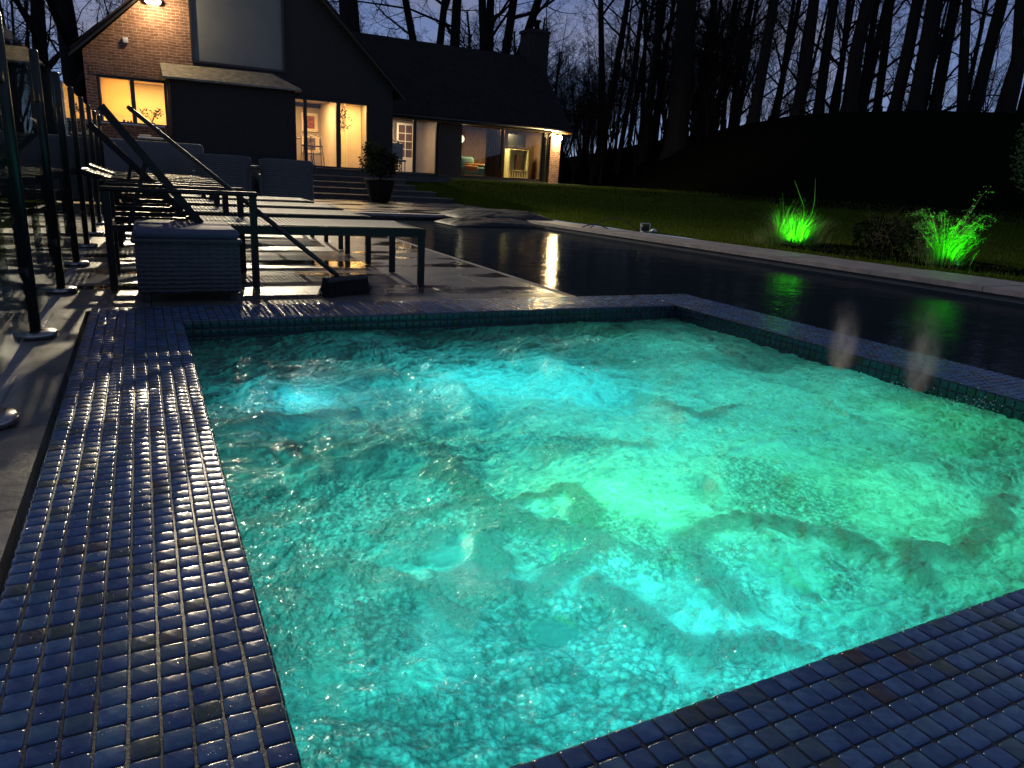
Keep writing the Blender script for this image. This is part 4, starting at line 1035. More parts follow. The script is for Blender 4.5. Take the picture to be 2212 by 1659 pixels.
lo.rotation_euler = (Vector((0.3, 2.5, 0.0)) - Vector((3.2, 23.6, 6.75))).to_track_quat('-Z', 'Y').to_euler()
o = empty("wall_lantern", (15.92, YW-0.14, 2.55)); tag(o, "glowing lantern fixed to the brick pier at the wing corner", "lantern")
b = MB(); b.box(-0.05, 0.05, -0.02, 0.018, -0.12, 0.12); b.tube([(0, -0.01, 0.08), (0, -0.10, 0.14), (0, -0.16, 0.10)], 0.012, 8); b.build("bracket", M['steel'], o)
b = MB(); b.lathe([(0.03, 0.10), (0.085, 0.06), (0.085, 0.05)], 0, -0.16, 12); b.build("hood", M['steel'], o)
b = MB(); b.lathe([(0.02, -0.16), (0.10, -0.13), (0.13, 0.0), (0.10, 0.048)], 0, -0.18, 12); b.build("bulb_glass", glow("lit_lantern_glass", (1.0, 0.74, 0.34), 400), o)
lampl("lantern_light", (15.98, YW-0.55, 2.50), 90, (1.0, 0.74, 0.34), 0.05)
ls_ = lampl("lantern_beam", (15.92, YW-0.42, 2.50), 2600, (1.0, 0.78, 0.40), 0.05, 'SPOT'); ls_.data.spot_size = R(150); ls_.data.spot_blend = 0.9
ls_.rotation_euler = Vector((-0.35, -1.0, -0.75)).to_track_quat('-Z', 'Y').to_euler()
b = MB(); b.rbox(-0.06, 0.07, -0.07, 0, -0.07, 0.07, 0.012)
sb = b.build("sensor_box", M['whitep']); sb.location = (-0.1, YG-0.005, 3.80); tag(sb, "small pale sensor box screwed to the brick gable wall", "sensor box")

# ------------------------------------------------------------------ glass fence
FX = -0.465
FY = [2.45+1.2*k for k in range(9)]
post0 = None; ords = ["first", "second", "third", "fourth", "fifth", "sixth", "seventh", "eighth", "ninth"]
for i, y in enumerate(FY):
    if post0 is None:
        post0 = o = empty("fence_post", (FX, y, 0))
        b = MB(); b.lathe([(0.027, 0.02), (0.027, 1.28), (0.022, 1.292), (0.001, 1.296)], n=20); b.build("pole", M['steel'], o)
        b = MB(); b.lathe([(0.088, 0.0), (0.088, 0.018), (0.082, 0.024), (0.03, 0.026)], n=32); b.build("base_plate", M['steel2'], o)
        for z in (0.28, 1.05):
            b = MB(); b.rbox(-0.014, 0.014, -0.068, 0.068, z-0.025, z+0.025, 0.006); b.build("glass_clamp", M['steel'], o)
    else: o = copy_tree(post0); o.location = (FX, y, 0)
    tag(o, "black round steel fence post, %s one counting from the camera end" % ords[i], "fence post", "posts of the glass fence")
pan0 = None
for i, y in enumerate(FY[:-1]):
    if pan0 is None:
        b = MB(); b.box(-0.005, 0.005, 0.048, 1.152, 0.06, 1.27)
        pan0 = o = b.build("glass_panel", M['fglass']); o.location = (FX, y, 0)
    else: o = pan0.copy(); COL.objects.link(o); o.location = (FX, y, 0)
    tag(o, "clear glass fence panel between the %s and %s posts from the camera" % (ords[i], ords[i+1]), "glass panel", "glass panels of the fence")

# ------------------------------------------------------------------ loungers
def lounger(back_deg, yaw=0):
    root = empty("sun_lounger", (0, 0, 0))
    L, Wd, H = 1.98, 0.72, 0.40
    hx = 0.52                      # backrest hinge, measured from the head end
    b = MB(); rail = 0.028
    for y in (0.015, Wd-0.015): b.obox((0.0 if False else hx-0.05, y, H-0.03), (L, y, H-0.03), 0.03, 0.055)
    b.obox((L-0.015, 0.03, H-0.03), (L-0.015, Wd-0.03, H-0.03), 0.03, 0.055); b.obox((0.02, 0.03, H-0.04), (0.02, Wd-0.03, H-0.04), 0.03, 0.04)
    for y in (0.015, Wd-0.015): b.obox((0.02, y, H-0.035), (hx-0.05, y, H-0.035), 0.03, 0.04)
    for x in (0.95, 1.4): b.obox((x, 0.03, H-0.05), (x, Wd-0.03, H-0.05), 0.025, 0.02)
    b.build("frame", M['alu'], root)
    # sling seat, slightly sagging
    n1, n2 = 40, 14; vs = []; fs = []
    for i in range(n1+1):
        for j in range(n2+1):
            x = hx+(L-0.012-hx)*i/n1; y = 0.012+(Wd-0.024)*j/n2; s_ = math.sin(math.pi*j/n2)
            vs.append((x, y, H+0.004-0.012*s_))
    for i in range(n1):
        for j in range(n2): a = i*(n2+1)+j; fs.append((a, a+n2+1, a+n2+2, a+1))
    b = MB(); b.add(vs, fs, True); b.build("seat", M['sling'], root)
    a = R(back_deg); BL = 0.80; ux, uz = -math.cos(a), math.sin(a)
    b = MB()
    for y in (0.02, Wd-0.02): b.obox((hx, y, H), (hx+ux*BL, y, H+uz*BL), 0.032, 0.045, up=(uz, 0, -ux))
    b.obox((hx+ux*(BL-0.016), 0.036, H+uz*(BL-0.016)), (hx+ux*(BL-0.016), Wd-0.036, H+uz*(BL-0.016)), 0.032, 0.045, up=(uz, 0, -ux))
    bf = b.build("backrest", M['alu'], root)
    vs = []; fs = []
    for i in range(17):
        for j in range(n2+1):
            t_ = 0.03+(BL-0.06)*i/16; y = 0.036+(Wd-0.072)*j/n2; s_ = 0.010*math.sin(math.pi*j/n2)
            vs.append((hx+ux*t_+uz*(0.018-s_), y, H+uz*t_-ux*(0.018-s_)))
    for i in range(16):
        for j in range(n2): q_ = i*(n2+1)+j; fs.append((q_, q_+n2+1, q_+n2+2, q_+1))
    b = MB(); b.add(vs, fs, True); b.build("sling", M['sling'], bf)
    if back_deg > 30:
        for y in (0.05, Wd-0.05): b = MB(); b.obox((hx+ux*0.45, y, H+uz*0.45), (0.12, y, H-0.04), 0.02, 0.02); b.build("prop", M['alu'], root)
    for y in (0.02, Wd-0.02):
        for x, nm in ((0.02, 0), (0.83, 0), (L-0.025, 1)):
            b = MB(); top = H-0.04 if nm else 0.585
            b.obox((x, y, 0.0), (x, y, top), 0.036, 0.042, up=(1, 0, 0)); b.build("leg", M['alu'], root)
        b = MB(); b.rbox(-0.01, 0.86, y-0.026, y+0.026, 0.575, 0.603, 0.010); b.build("armrest", M['alu'], root)
    return root
LG = [(4.86, -0.21, 53, 0), (6.04, -0.26, 46, R(0.6)), (7.22, -0.22, 17, R(-0.5)), (8.42, -0.25, 19, R(0.4))]
llab = ["charcoal sun lounger nearest the hot tub with its backrest raised steeply", "second sun lounger from the hot tub with backrest raised",
        "third sun lounger from the hot tub, backrest nearly flat", "sun lounger furthest from the hot tub at the end of the row"]
for i, (y, x, bd, rz) in enumerate(LG):
    o = lounger(bd); o.location = (x, y, 0); o.rotation_euler = (0, 0, rz)
    tag(o, llab[i], "sun lounger", "sun loungers side by side on the patio")

# ------------------------------------------------------------------ rattan footstool
o = empty("rattan_footstool", (0.21, 4.75, 0)); tag(o, "grey blue rattan box footstool with padded top beside the tub corner", "footstool")
b = MB(); b.rbox(-0.27, 0.27, -0.34, 0.34, 0.045, 0.33, 0.02); b.build("woven_body", M['wicker'], o)
b = MB(); b.rbox(-0.285, 0.285, -0.355, 0.355, 0.325, 0.352, 0.012); b.build("rim", M['wicker'], o)
b = MB(); b.rbox(-0.272, 0.272, -0.345, 0.345, 0.350, 0.405, 0.026); b.build("cushion", M['cushion'], o)
for sx in (-0.24, 0.21):
    for sy in (-0.31, 0.28): b = MB(); b.box(sx, sx+0.03, sy, sy+0.03, 0, 0.047); b.build("foot", M['plastic'], o)
# ------------------------------------------------------------------ broom
o = empty("broom", (1.10, 4.55, 0)); tag(o, "wide yard broom leaning over the nearest lounger with head on the paving", "broom")
hd = Vector((1.08, 4.57, 0.115)); tp = Vector((-0.02, 5.45, 1.06))
b = MB(); b.tube([hd-Vector((1.10, 4.55, 0)), tp-Vector((1.10, 4.55, 0))], [0.0155, 0.0145], 12)
b.tube([tp-Vector((1.10, 4.55, 0)), tp-Vector((1.10, 4.55, 0))+(tp-hd).normalized()*0.03], [0.017, 0.012], 12); b.build("handle", M['plastic'], o)
hr = empty("x"); bpy.data.objects.remove(hr)
b = MB(); b.rbox(-0.17, 0.17, -0.035, 0.035, 0.075, 0.115, 0.012); bh = b.build("head", M['plastic'], o); bh.rotation_euler = (0, 0, R(28)); bh.location = (0.03, 0.03, 0)
b = MB(); rr = random.Random(8)
for _ in range(1500):
    x, y = rr.uniform(-0.165, 0.165), rr.uniform(-0.03, 0.03); dx, dy = x*0.12+rr.gauss(0, 0.006), y*0.8+rr.gauss(0, 0.008)
    b.tube([(x, y, 0.08), (x+dx, y+dy, 0.0)], 0.0016, 3, False)
b.build("bristles", M['bristle'], bh)

# ------------------------------------------------------------------ rattan armchairs and covered sofa further back
def armchair(x, y, lab, m, wd=0.72, h=0.865):
    o = empty("rattan_armchair", (x, y, 0)); tag(o, lab, "armchair", "rattan armchairs with their backs to the loungers")
    n = 18; vs = []; fs = []
    # curved shell back: flares outwards to the top
    for k, (z, fl) in enumerate(((0.10, 0.0), (0.45, 0.01), (h-0.12, 0.035), (h-0.02, 0.05), (h, 0.045), (h, 0.0), (h-0.05, -0.02), (0.40, -0.05))):
        for j in range(n+1):
            u = -1+2*j/n; xx = u*(wd/2+fl); yy = -0.30-fl*0.8+0.10*abs(u)**6
            vs.append((xx, yy, z - 0.03*abs(u)**8*(z > 0.5)))
    for k in range(7):
        for j in range(n): a = k*(n+1)+j; fs.append((a, a+1, a+n+2, a+n+1))
    b = MB(); b.add(vs, fs, True); b.build("backrest", m, o)
    for sx in (-1, 1): b = MB(); b.rbox(sx*wd/2-0.05, sx*wd/2+0.05, -0.22, 0.36, 0.10, 0.62, 0.035); b.build("arm", m, o)
    b = MB(); b.rbox(-wd/2+0.052, wd/2-0.052, -0.2, 0.36, 0.10, 0.32, 0.03); b.build("seat_base", m, o)
    b = MB(); b.rbox(-wd/2+0.055, wd/2-0.055, -0.2, 0.37, 0.322, 0.44, 0.05); b.build("cushion", M['cushion'], o)
    for sx in (-1, 1):
        for sy in (-0.22, 0.30): b = MB(); b.box(sx*(wd/2-0.06)-0.02, sx*(wd/2-0.06)+0.02, sy, sy+0.04, 0, 0.1); b.build("leg", M['plastic'], o)
    return o
armchair(1.12, 12.3, "dark grey rattan armchair, left of the two by the covered sofa", M['wickerback'], 0.74, 0.875)
armchair(2.06, 12.3, "pale edged rattan armchair nearest the lit patio doors", M['wickerback'], 0.74, 0.86)
sf = MB()
sf.rbox(-3.6, 0.94, 13.0, 13.9, 0.06, 1.015, 0.06)
sfa = sf.build("garden_sofa_cover", M['cover']); tag(sfa, "long outdoor sofa wrapped in a smooth grey fitted cover", "covered sofa")
o = empty("low_table", (1.62, 12.75, 0)); tag(o, "small grey table standing between the two rattan armchairs", "table")
b = MB(); b.rbox(-0.11, 0.13, -0.3, 0.3, 0.70, 0.735, 0.012); b.build("tabletop", M['wickerback'], o)
b = MB(); b.box(-0.09, 0.11, -0.25, 0.25, 0, 0.70); b.build("pedestal", M['wickerback'], o)

# ------------------------------------------------------------------ planter by the steps
rr = random.Random(31)
o = empty("potted_shrub", (5.35, 18.1, 0)); tag(o, "dark bushy shrub in a tall urn at the foot of the steps", "potted shrub")
b = MB(); b.lathe([(0.20, 0), (0.24, 0.05), (0.34, 0.35), (0.37, 0.52), (0.40, 0.55), (0.36, 0.56)], n=24); b.build("urn", M['terracotta'], o)
b = MB(); b.tube([(0, 0, 0.5), (0.02, 0.02, 0.9)], 0.03, 8); b.build("trunk", M['bark'], o)
b = MB(); leaves(b, (0, 0, 0.95), 0.50, 1400, 0.085, rr, 0.75); leaves(b, (-0.2, 0, 1.25), 0.25, 250, 0.08, rr, 0.8); b.build("crown", M['leaf_d'], o)

# ------------------------------------------------------------------ pool cover heap
def heap(name, x0, x1, y0, y1, hmax, mat, seed, parent=None, rot=0):
    nx, ny = 60, 34; X, Yg = np.meshgrid(np.linspace(-1, 1, nx), np.linspace(-1, 1, ny))
    prof = np.clip(1-np.abs(X)**2.6, 0, 1)**0.6*np.clip(1-np.abs(Yg)**2.4, 0, 1)**0.7
    z = prof*hmax*(0.55+0.9*fbm(X*1.6+seed, Yg*3.0, seed, 4)) + 0.02*prof*np.abs(np.sin(8*Yg+3*fbm(X*3, Yg*3, seed+3, 3)))
    px = (x0+x1)/2+X*(x1-x0)/2*(1+0.06*(fbm(Yg*3, X, seed+1, 2)-0.5)); py = (y0+y1)/2+Yg*(y1-y0)/2*(1+0.25*(fbm(X*3, Yg, seed+2, 3)-0.5))
    idx = np.arange(X.size).reshape(X.shape)
    F = np.stack([idx[:-1, :-1].ravel(), idx[:-1, 1:].ravel(), idx[1:, 1:].ravel(), idx[1:, :-1].ravel()], 1)
    return np_mesh(name, np.stack([px.ravel(), py.ravel(), z.ravel()-0.004], 1), F, mat, parent, True)
o = empty("pool_cover", (0, 0, 0)); tag(o, "black pool cover pulled back in a heap at the far corner", "pool cover")
h1 = heap("folded_sheet", 5.3, 7.35, 12.6, 13.9, 0.13, M['tarp'], 3, o); 
h2 = heap("grey_edging", 5.5, 7.6, 13.6, 14.5, 0.11, M['tarp_l'], 8, o)
h3 = heap("trailing_sheet", 4.9, 6.8, 12.0, 13.1, 0.12, M['tarp'], 14, o); h3.location = (0, 0, -0.09)
# ------------------------------------------------------------------ small things on the right coping
o = empty("pool_work_light", (7.78, 10.3, 0.01)); o.scale = (0.75, 0.75, 0.75); tag(o, "small framed work light with white head on the lawn side coping", "work light")
b = MB(); q = 0.13
b.tube([(-q, 0, 0.01), (-q, 0, 0.19), (q, 0, 0.19), (q, 0, 0.01), (-q, 0, 0.01)], 0.011, 8); b.tube([(-q, 0, 0.01), (-q, -0.1, 0.01)], 0.011, 8); b.tube([(q, 0, 0.01), (q, -0.1, 0.01)], 0.011, 8); b.build("stand", M['whitep'], o)
b = MB(); b.rbox(-0.10, 0.10, -0.03, 0.03, 0.03, 0.16, 0.012); b.build("housing", M['plastic'], o)
b = MB(); b.lathe([(0.001, 0.0), (0.07, 0.0), (0.075, 0.03), (0.04, 0.07), (0.001, 0.08)], 0.24, -0.02, 18); b.build("head", M['whitep'], o)
b = MB()
def arc(p0, p1, h): return [(p0[0]+(p1[0]-p0[0])*k/14, p0[1]+(p1[1]-p0[1])*k/14, p0[2]+(p1[2]-p0[2])*k/14+h*math.sin(math.pi*k/14)) for k in range(15)]
b.tube(arc((7.7, 10.35, 0.02), (6.95, 11.0, -0.10), 0.24), 0.010, 6); b.tube(arc((7.35, 10.8, 0.012), (6.85, 11.2, -0.10), 0.10), 0.010, 6)
tag(b.build("hose", M['plastic']), "thin dark hose arching from the coping into the pool", "hose")

# ------------------------------------------------------------------ lit plants
def tuft(b, cx, cy, n, hmin, hmax, spread, w, rr, lean=(0, 0), z0=0.0):
    for _ in range(n):
        a = rr.uniform(0, 6.28); r0 = abs(rr.gauss(0, spread*0.45)); x, y = cx+r0*math.cos(a), cy+r0*math.sin(a)
        h = rr.uniform(hmin, hmax); out = rr.uniform(0.2, 0.9)*h; ca, sa = math.cos(a)+lean[0], math.sin(a)+lean[1]
        px, py = -sa*w/2, ca*w/2; pts = []
        for k in range(5):
            t_ = k/4; xx = x+ca*out*t_*t_; yy = y+sa*out*t_*t_; zz = z0+h*(t_-0.38*t_*t_*out/h); ww = 1-t_*0.9
            pts += [(xx+px*ww, yy+py*ww, zz), (xx-px*ww, yy-py*ww, zz)]
        b.add(pts, [(2*k, 2*k+2, 2*k+3, 2*k+1) for k in range(4)], True)
rr = random.Random(77)
o = empty("grass_clump", (9.22, 8.45, 0)); tag(o, "tufted ornamental grass glowing green in a spotlight, left clump", "ornamental grass", "green lit plants on the lawn bank")
b = MB(); tuft(b, -0.20, 0, 1500, 0.10, 0.34, 0.42, 0.008, rr); tuft(b, 0.22, 0.05, 2000, 0.16, 0.62, 0.50, 0.008, rr); b.build("blades", M['blade'], o)
b = MB(); tuft(b, -0.22, 0, 60, 0.5, 0.82, 0.10, 0.006, rr); tuft(b, 0.02, 0.1, 40, 0.5, 0.95, 0.12, 0.005, rr); b.tube([(0.3, 0, 0.1), (0.25, 0, 0.6), (0.0, 0.05, 1.0)], [0.006, 0.004, 0.002], 5)
b.tube([(0.42, 0, 0.1), (0.47, 0, 0.7), (0.46, 0.05, 1.05)], [0.005, 0.003, 0.002], 5); b.build("seed_stems", M['straw'], o)
o = empty("leafy_shrub", (9.05, 5.75, 0)); o.scale = (0.86, 0.86, 0.86); tag(o, "arching leafy shrub glowing green in a spotlight, right clump", "shrub", "green lit plants on the lawn bank")
b = MB(); q = MB()
for k in range(95):
    a = rr.uniform(0, 6.28); L = rr.uniform(0.35, 1.0); tx, ty = math.cos(a)*L*0.55, math.sin(a)*L*0.45
    pts = [(0.03*math.cos(a), 0.03*math.sin(a), 0), (tx*0.45, ty*0.45, L*0.55), (tx*0.9, ty*0.9, L*0.80), (tx*1.25, ty*1.2, L*0.74)]
    b.tube(pts, [0.007, 0.005, 0.004, 0.002], 5)
    for s_ in range(1, 4):
        A, B = Vector(pts[s_-1]), Vector(pts[s_])
        for _ in range(18): leaves(q, A.lerp(B, rr.random()), 0.04, 1, 0.026, rr)
for (ex, ez) in ((0.75, 1.18), (0.5, 0.98), (-0.75, 0.55), (-0.6, 0.85), (0.95, 0.72)):
    b.tube([(0, 0, 0.1), (ex*0.5, 0, ez*0.62), (ex*0.8, 0, ez*0.88), (ex, 0, ez)], [0.007, 0.005, 0.003, 0.0015], 5)
    for _ in range(14): leaves(q, (ex*rr.uniform(0.6, 1), rr.gauss(0, 0.03), ez*rr.uniform(0.72, 1)), 0.03, 1, 0.05, rr)
b.build("stems", M['straw'], o); tuft(q, 0, 0, 900, 0.15, 0.75, 0.32, 0.006, rr); q.build("foliage", M['leaf_g'], o)
for k, (x, y, lab) in enumerate(((9.0, 8.12, "small black ground spotlight shining green at the left grass clump"), (8.86, 5.42, "small black ground spotlight shining green at the right shrub"))):
    o = empty("garden_spotlight", (x, y, 0)); tag(o, lab, "spotlight", "ground spotlights on the lawn")
    b = MB(); b.tube([(0, 0, -0.02), (0, 0, 0.05)], 0.01, 8); b.build("spike", M['steel'], o)
    b = MB(); b.lathe([(0.02, 0), (0.035, 0.02), (0.035, 0.07)], n=16); hh = b.build("head", M['steel'], o); hh.location = (0, 0, 0.04); hh.rotation_euler = (R(-35), R(15), 0)
    ld = bpy.data.lights.new("green_beam", 'SPOT'); ld.energy = 210 if k == 0 else 150; ld.color = (0.05, 1.0, 0.01); ld.spot_size = R(105); ld.spot_blend = 0.8; ld.shadow_soft_size = 0.03
    lo = bpy.data.objects.new("green_beam", ld); COL.objects.link(lo); lo.parent = o; lo.location = (-0.10, -0.22, 0.10)
    tgt = Vector((0.22, 0.40, 0.42)); lo.rotation_euler = tgt.to_track_quat('-Z', 'Y').to_euler()
bed = MB()
for k, (x, y, n_, hh_) in enumerate(((10.1, 7.5, 900, 0.40), (9.9, 6.6, 700, 0.34))):
    o = empty("dark_shrub", (x, y, 0)); tag(o, ["low dark shrub just right of the glowing grass clump", "low dark shrub just left of the glowing leafy shrub"][k], "shrub", "unlit shrubs between the lit plants")
    b = MB(); leaves(b, (0, 0, 0.25), 0.42, n_, 0.07, rr, 0.7); b.build("foliage", M['leaf_d'], o)
    b = MB(); tuft(b, 0, 0, 120, 0.3, 0.85, 0.3, 0.006, rr); b.build("stems", M['straw'], o)
b = MB(); n_ = 40; vs = [(9.55, 6.8, 0.03)]
for k in range(n_): a = 2*math.pi*k/n_; vs.append((9.55+0.9*math.cos(a)*(1+0.1*math.sin(3*a)), 6.95+2.2*math.sin(a), 0.03))
b.add(vs, [(0, 1+k, 1+(k+1) % n_) for k in range(n_)], True); tag(b.build("planting_bed", M['soil']), kind="structure")
# evergreen at the right edge of the frame
o = empty("evergreen_bush", (18.6, 9.6, float(ground_z(np.array(18.6), np.array(9.6))))); tag(o, "tall evergreen bush with small bright leaves at the right edge", "bush")
b = MB(); leaves(b, (0, 0, 1.2), 1.0, 3200, 0.09, rr, 1.3); leaves(b, (0.5, -0.5, 2.4), 0.8, 1500, 0.09, rr, 1.0); b.build("foliage", M['leaf_g'], o)
b = MB(); b.tube([(0, 0, 0), (0.1, 0, 1.0), (0.3, -0.2, 2.4)], [0.07, 0.05, 0.02], 8); b.build("trunk", M['bark'], o)

# ------------------------------------------------------------------ lawn blades (uncountable)
rgn = np.random.default_rng(17); n_ = 120000
ax_ = rgn.uniform(6.5, 26, n_); ay_ = rgn.uniform(3.0, 27.0, n_)
keep = (ax_ > outer_x(np.clip(ay_, 0, 14.3))+0.03) & ~((ax_ < 8.0) & (ay_ > 14.2) & (ay_ < 20.5)) & (ax_ > np.where(ay_ > 14.3, 8.05, 0))
ax_, ay_ = ax_[keep], ay_[keep]; n_ = len(ax_); az_ = ground_z(ax_, ay_); k_ = az_ < 0.66; ax_, ay_, az_ = ax_[k_], ay_[k_], az_[k_]; n_ = len(ax_)
ang = rgn.uniform(0, 6.28, n_); hgt = rgn.uniform(0.03, 0.075, n_); wd_ = 0.006
dxn, dyn = np.cos(ang)*wd_, np.sin(ang)*wd_; lx, ly = rgn.normal(0, 0.018, n_), rgn.normal(0, 0.018, n_)
V = np.stack([np.stack([ax_-dxn, ay_-dyn, az_-0.01], 1), np.stack([ax_+dxn, ay_+dyn, az_-0.01], 1), np.stack([ax_+lx, ay_+ly, az_+hgt], 1)], 1).reshape(-1, 3)
gl_ = np_mesh("grass", V, np.arange(len(V)).reshape(-1, 3), M['turfb']); tag(gl_, "short green lawn grass between the pool and the house", "grass", kind="stuff")

# ------------------------------------------------------------------ bare winter trees
def seg_tubes(segs):
    """segs: list of (pts (k,3), radii (k), n) -> verts, quads"""
    V = []; Fq = []; b = 0
    for pts, rad, n in segs:
        pts = np.asarray(pts); k = len(pts); d = np.gradient(pts, axis=0); d /= np.linalg.norm(d, axis=1)[:, None]+1e-9
        ref = np.array([1.0, 0, 0]) if abs(d[0, 0]) < 0.8 else np.array([0, 1.0, 0])
        a = np.cross(d, ref); a /= np.linalg.norm(a, axis=1)[:, None]+1e-9; c = np.cross(d, a)
        t_ = np.arange(n)*2*np.pi/n
        v = pts[:, None, :] + (a[:, None, :]*np.cos(t_)[None, :, None] + c[:, None, :]*np.sin(t_)[None, :, None])*np.asarray(rad)[:, None, None]
        V.append(v.reshape(-1, 3)); ii = np.arange(k-1)[:, None]*n; jj = np.arange(n)[None, :]
        q = np.stack([ii+jj, ii+(jj+1) % n, ii+n+(jj+1) % n, ii+n+jj], -1).reshape(-1, 4); Fq.append(q+b); b += k*n
    return np.concatenate(V), np.concatenate(Fq)
def make_tree(seed, H, r0, stems=1, first=0.28, lean=0.0, nb=(13, 8, 6, 5), wig=0.03, spread=0.0):
    g = np.random.default_rng(seed); trunk = []; crown = []
    def grow(p, d, L, r, lvl, out):
        k = 7 if lvl == 0 else (6 if lvl == 1 else 5 if lvl == 2 else 4); pts = [p.copy()]; rad = [r]; dd = d.copy(); tipf = 0.25 if lvl < 3 else 0.5
        for i in range(k):
            w = 0.10+0.07*lvl if lvl else wig
            dd = dd + g.normal(0, w, 3) + np.array([0, 0, 0.05 if lvl else 0.04]); dd /= np.linalg.norm(dd)
            pts.append(pts[-1]+dd*L/k); rad.append(r*(1-(1-tipf)*(i+1)/k))
        out.append((np.array(pts), np.array(rad), (9, 6, 4, 3, 3)[min(lvl, 4)]))
        if lvl >= len(nb): return
        for i in range(nb[lvl]):
            lo_ = first if lvl == 0 else 0.18; t_ = lo_+(1-lo_)*((i+g.random())/nb[lvl]); s_ = t_*k; i_ = min(int(s_), k-1); fr_ = s_-i_
            q = pts[i_]*(1-fr_)+pts[i_+1]*fr_; ax = pts[i_+1]-pts[i_]; ax = ax/np.linalg.norm(ax)
            rv = g.normal(0, 1, 3); sd = np.cross(ax, rv); sd /= np.linalg.norm(sd)+1e-9
            an = R(g.uniform(32, 68)); nd = ax*math.cos(an)+sd*math.sin(an); nd /= np.linalg.norm(nd)
            nl = L*(g.uniform(0.30, 0.52) if lvl == 0 else g.uniform(0.38, 0.62))*(1.05-0.55*t_)
            nr = (rad[i_]*(0.42 if lvl == 0 else 0.5))*g.uniform(0.7, 1.0); grow(q, nd, nl, max(nr, 0.006), lvl+1, crown)
    for s_ in range(stems):
        if stems == 1: d = np.array([lean, 0, 1.0])
        else:
            a = 2*math.pi*s_/stems+g.uniform(-0.4, 0.4); d = np.array([math.cos(a)*spread, math.sin(a)*spread*0.6, 1.0])
        d /= np.linalg.norm(d); L = H*(1 if s_ == 0 else g.uniform(0.8, 1.0))
        if stems > 1:
            base = np.array([0, 0, H*0.10]); st_ = base + d*0.0
            grow(st_, d, L*0.9, r0*0.62, 0, trunk)
        else: grow(np.array([0, 0, -0.3]), d, L, r0, 0, trunk)
    if stems > 1: trunk.append((np.array([[0, 0, -0.3], [0, 0, H*0.06], [0, 0, H*0.13]]), np.array([r0*1.15, r0, r0*0.75]), 10))
    # root flare
    f_ = np.array([[0, 0, -0.4], [0, 0, 0.15], [0, 0, 0.7]]); trunk.append((f_, np.array([r0*1.5, r0*1.2, r0*0.98]), 10))
    return seg_tubes(trunk), seg_tubes(crown)
PROTO = {}
def proto(key, **k):
    (tv, tf), (cv, cf) = make_tree(**k); tmp = []
    for nm, v_, f_ in (("trunk", tv, tf), ("crown", cv, cf)):
        me_o = np_mesh(nm, v_, f_, M['bark'], None, True); tmp.append(me_o.data); bpy.data.objects.remove(me_o)
    PROTO[key] = tmp
proto('tall', seed=1, H=21, r0=0.34, first=0.30)
proto('tall2', seed=2, H=22, r0=0.30, first=0.22, nb=(12, 8, 6, 5))
proto('slim', seed=3, H=18, r0=0.15, first=0.25, nb=(14, 7, 5, 4))
proto('slim2', seed=4, H=17, r0=0.13, first=0.18, nb=(15, 7, 5, 4), wig=0.06)
proto('fork', seed=5, H=20, r0=0.42, stems=2, spread=0.22, nb=(9, 7, 5, 4))
proto('multi', seed=6, H=20, r0=0.48, stems=4, spread=0.26, nb=(7, 6, 5, 4))
proto('oak', seed=7, H=17, r0=0.38, first=0.14, nb=(15, 9, 6, 5), wig=0.05)
proto('bushy', seed=8, H=9, r0=0.09, stems=5, spread=0.45, nb=(8, 6, 5, 4), wig=0.08)
def place(th, r, key, s=1.0, rz=0.0, lab="", grp=None, rad=1.0, name="bare_tree", tilt=0.0):
    x, y = r*math.sin(R(th)), r*math.cos(R(th)); z = float(ground_z(np.array(x), np.array(y)))-0.1
    o = empty(name, (x, y, z)); o.rotation_euler = (0, R(tilt), R(rz)); o.scale = (s*rad, s*rad, s)
    for me, nm in zip(PROTO[key], ("trunk", "crown")):
        c = bpy.data.objects.new(nm, me); COL.objects.link(c); c.parent = o
    tag(o, lab, "tree", grp); return o
G1 = "bare winter trees around the house and garden"
place(-3.3, 31, 'oak', 1.05, 40, "spreading bare tree beside the left edge of the brick gable", G1)
place(-7.0, 36, 'tall2', 1.0, 80, "bare tree at the far left rising behind the glass fence", G1)
place(-5.2, 44, 'oak', 1.1, 200, "bare tree filling the gap between the two left hand trees", G1)
place(14.6, 40, 'tall', 1.35, 10, "massive straight tree trunk rising behind the gable roof", G1, 1.35)
place(19.9, 46, 'fork', 1.1, 20, "forked bare tree behind the wing roof ridge, left of the many stemmed tree", G1)
place(21.6, 47, 'tall2', 1.1, 120, "bare tree close right of the forked tree behind the wing roof", G1, 1.2)
place(24.9, 46, 'multi', 1.15, 10, "many stemmed bare tree behind the middle of the wing roof", G1)
place(38.7, 40, 'tall', 1.35, 70, "thickest dark tree trunk standing alone right of the house", G1, 1.3)
place(33.2, 44, 'fork', 1.05, 95, "forked tree between the chimney and the thickest trunk", G1, 0.8)
place(36.4, 42, 'tall', 1.0, 160, "ivy dark trunk just left of the thickest trunk", G1, 0.8)
place(34.4, 43, 'slim', 1.1, 0, "slender tree left of the ivy dark trunk", G1); place(35.2, 47, 'slim2', 1.1, 50, "thin wavy tree beside the slender tree", G1)
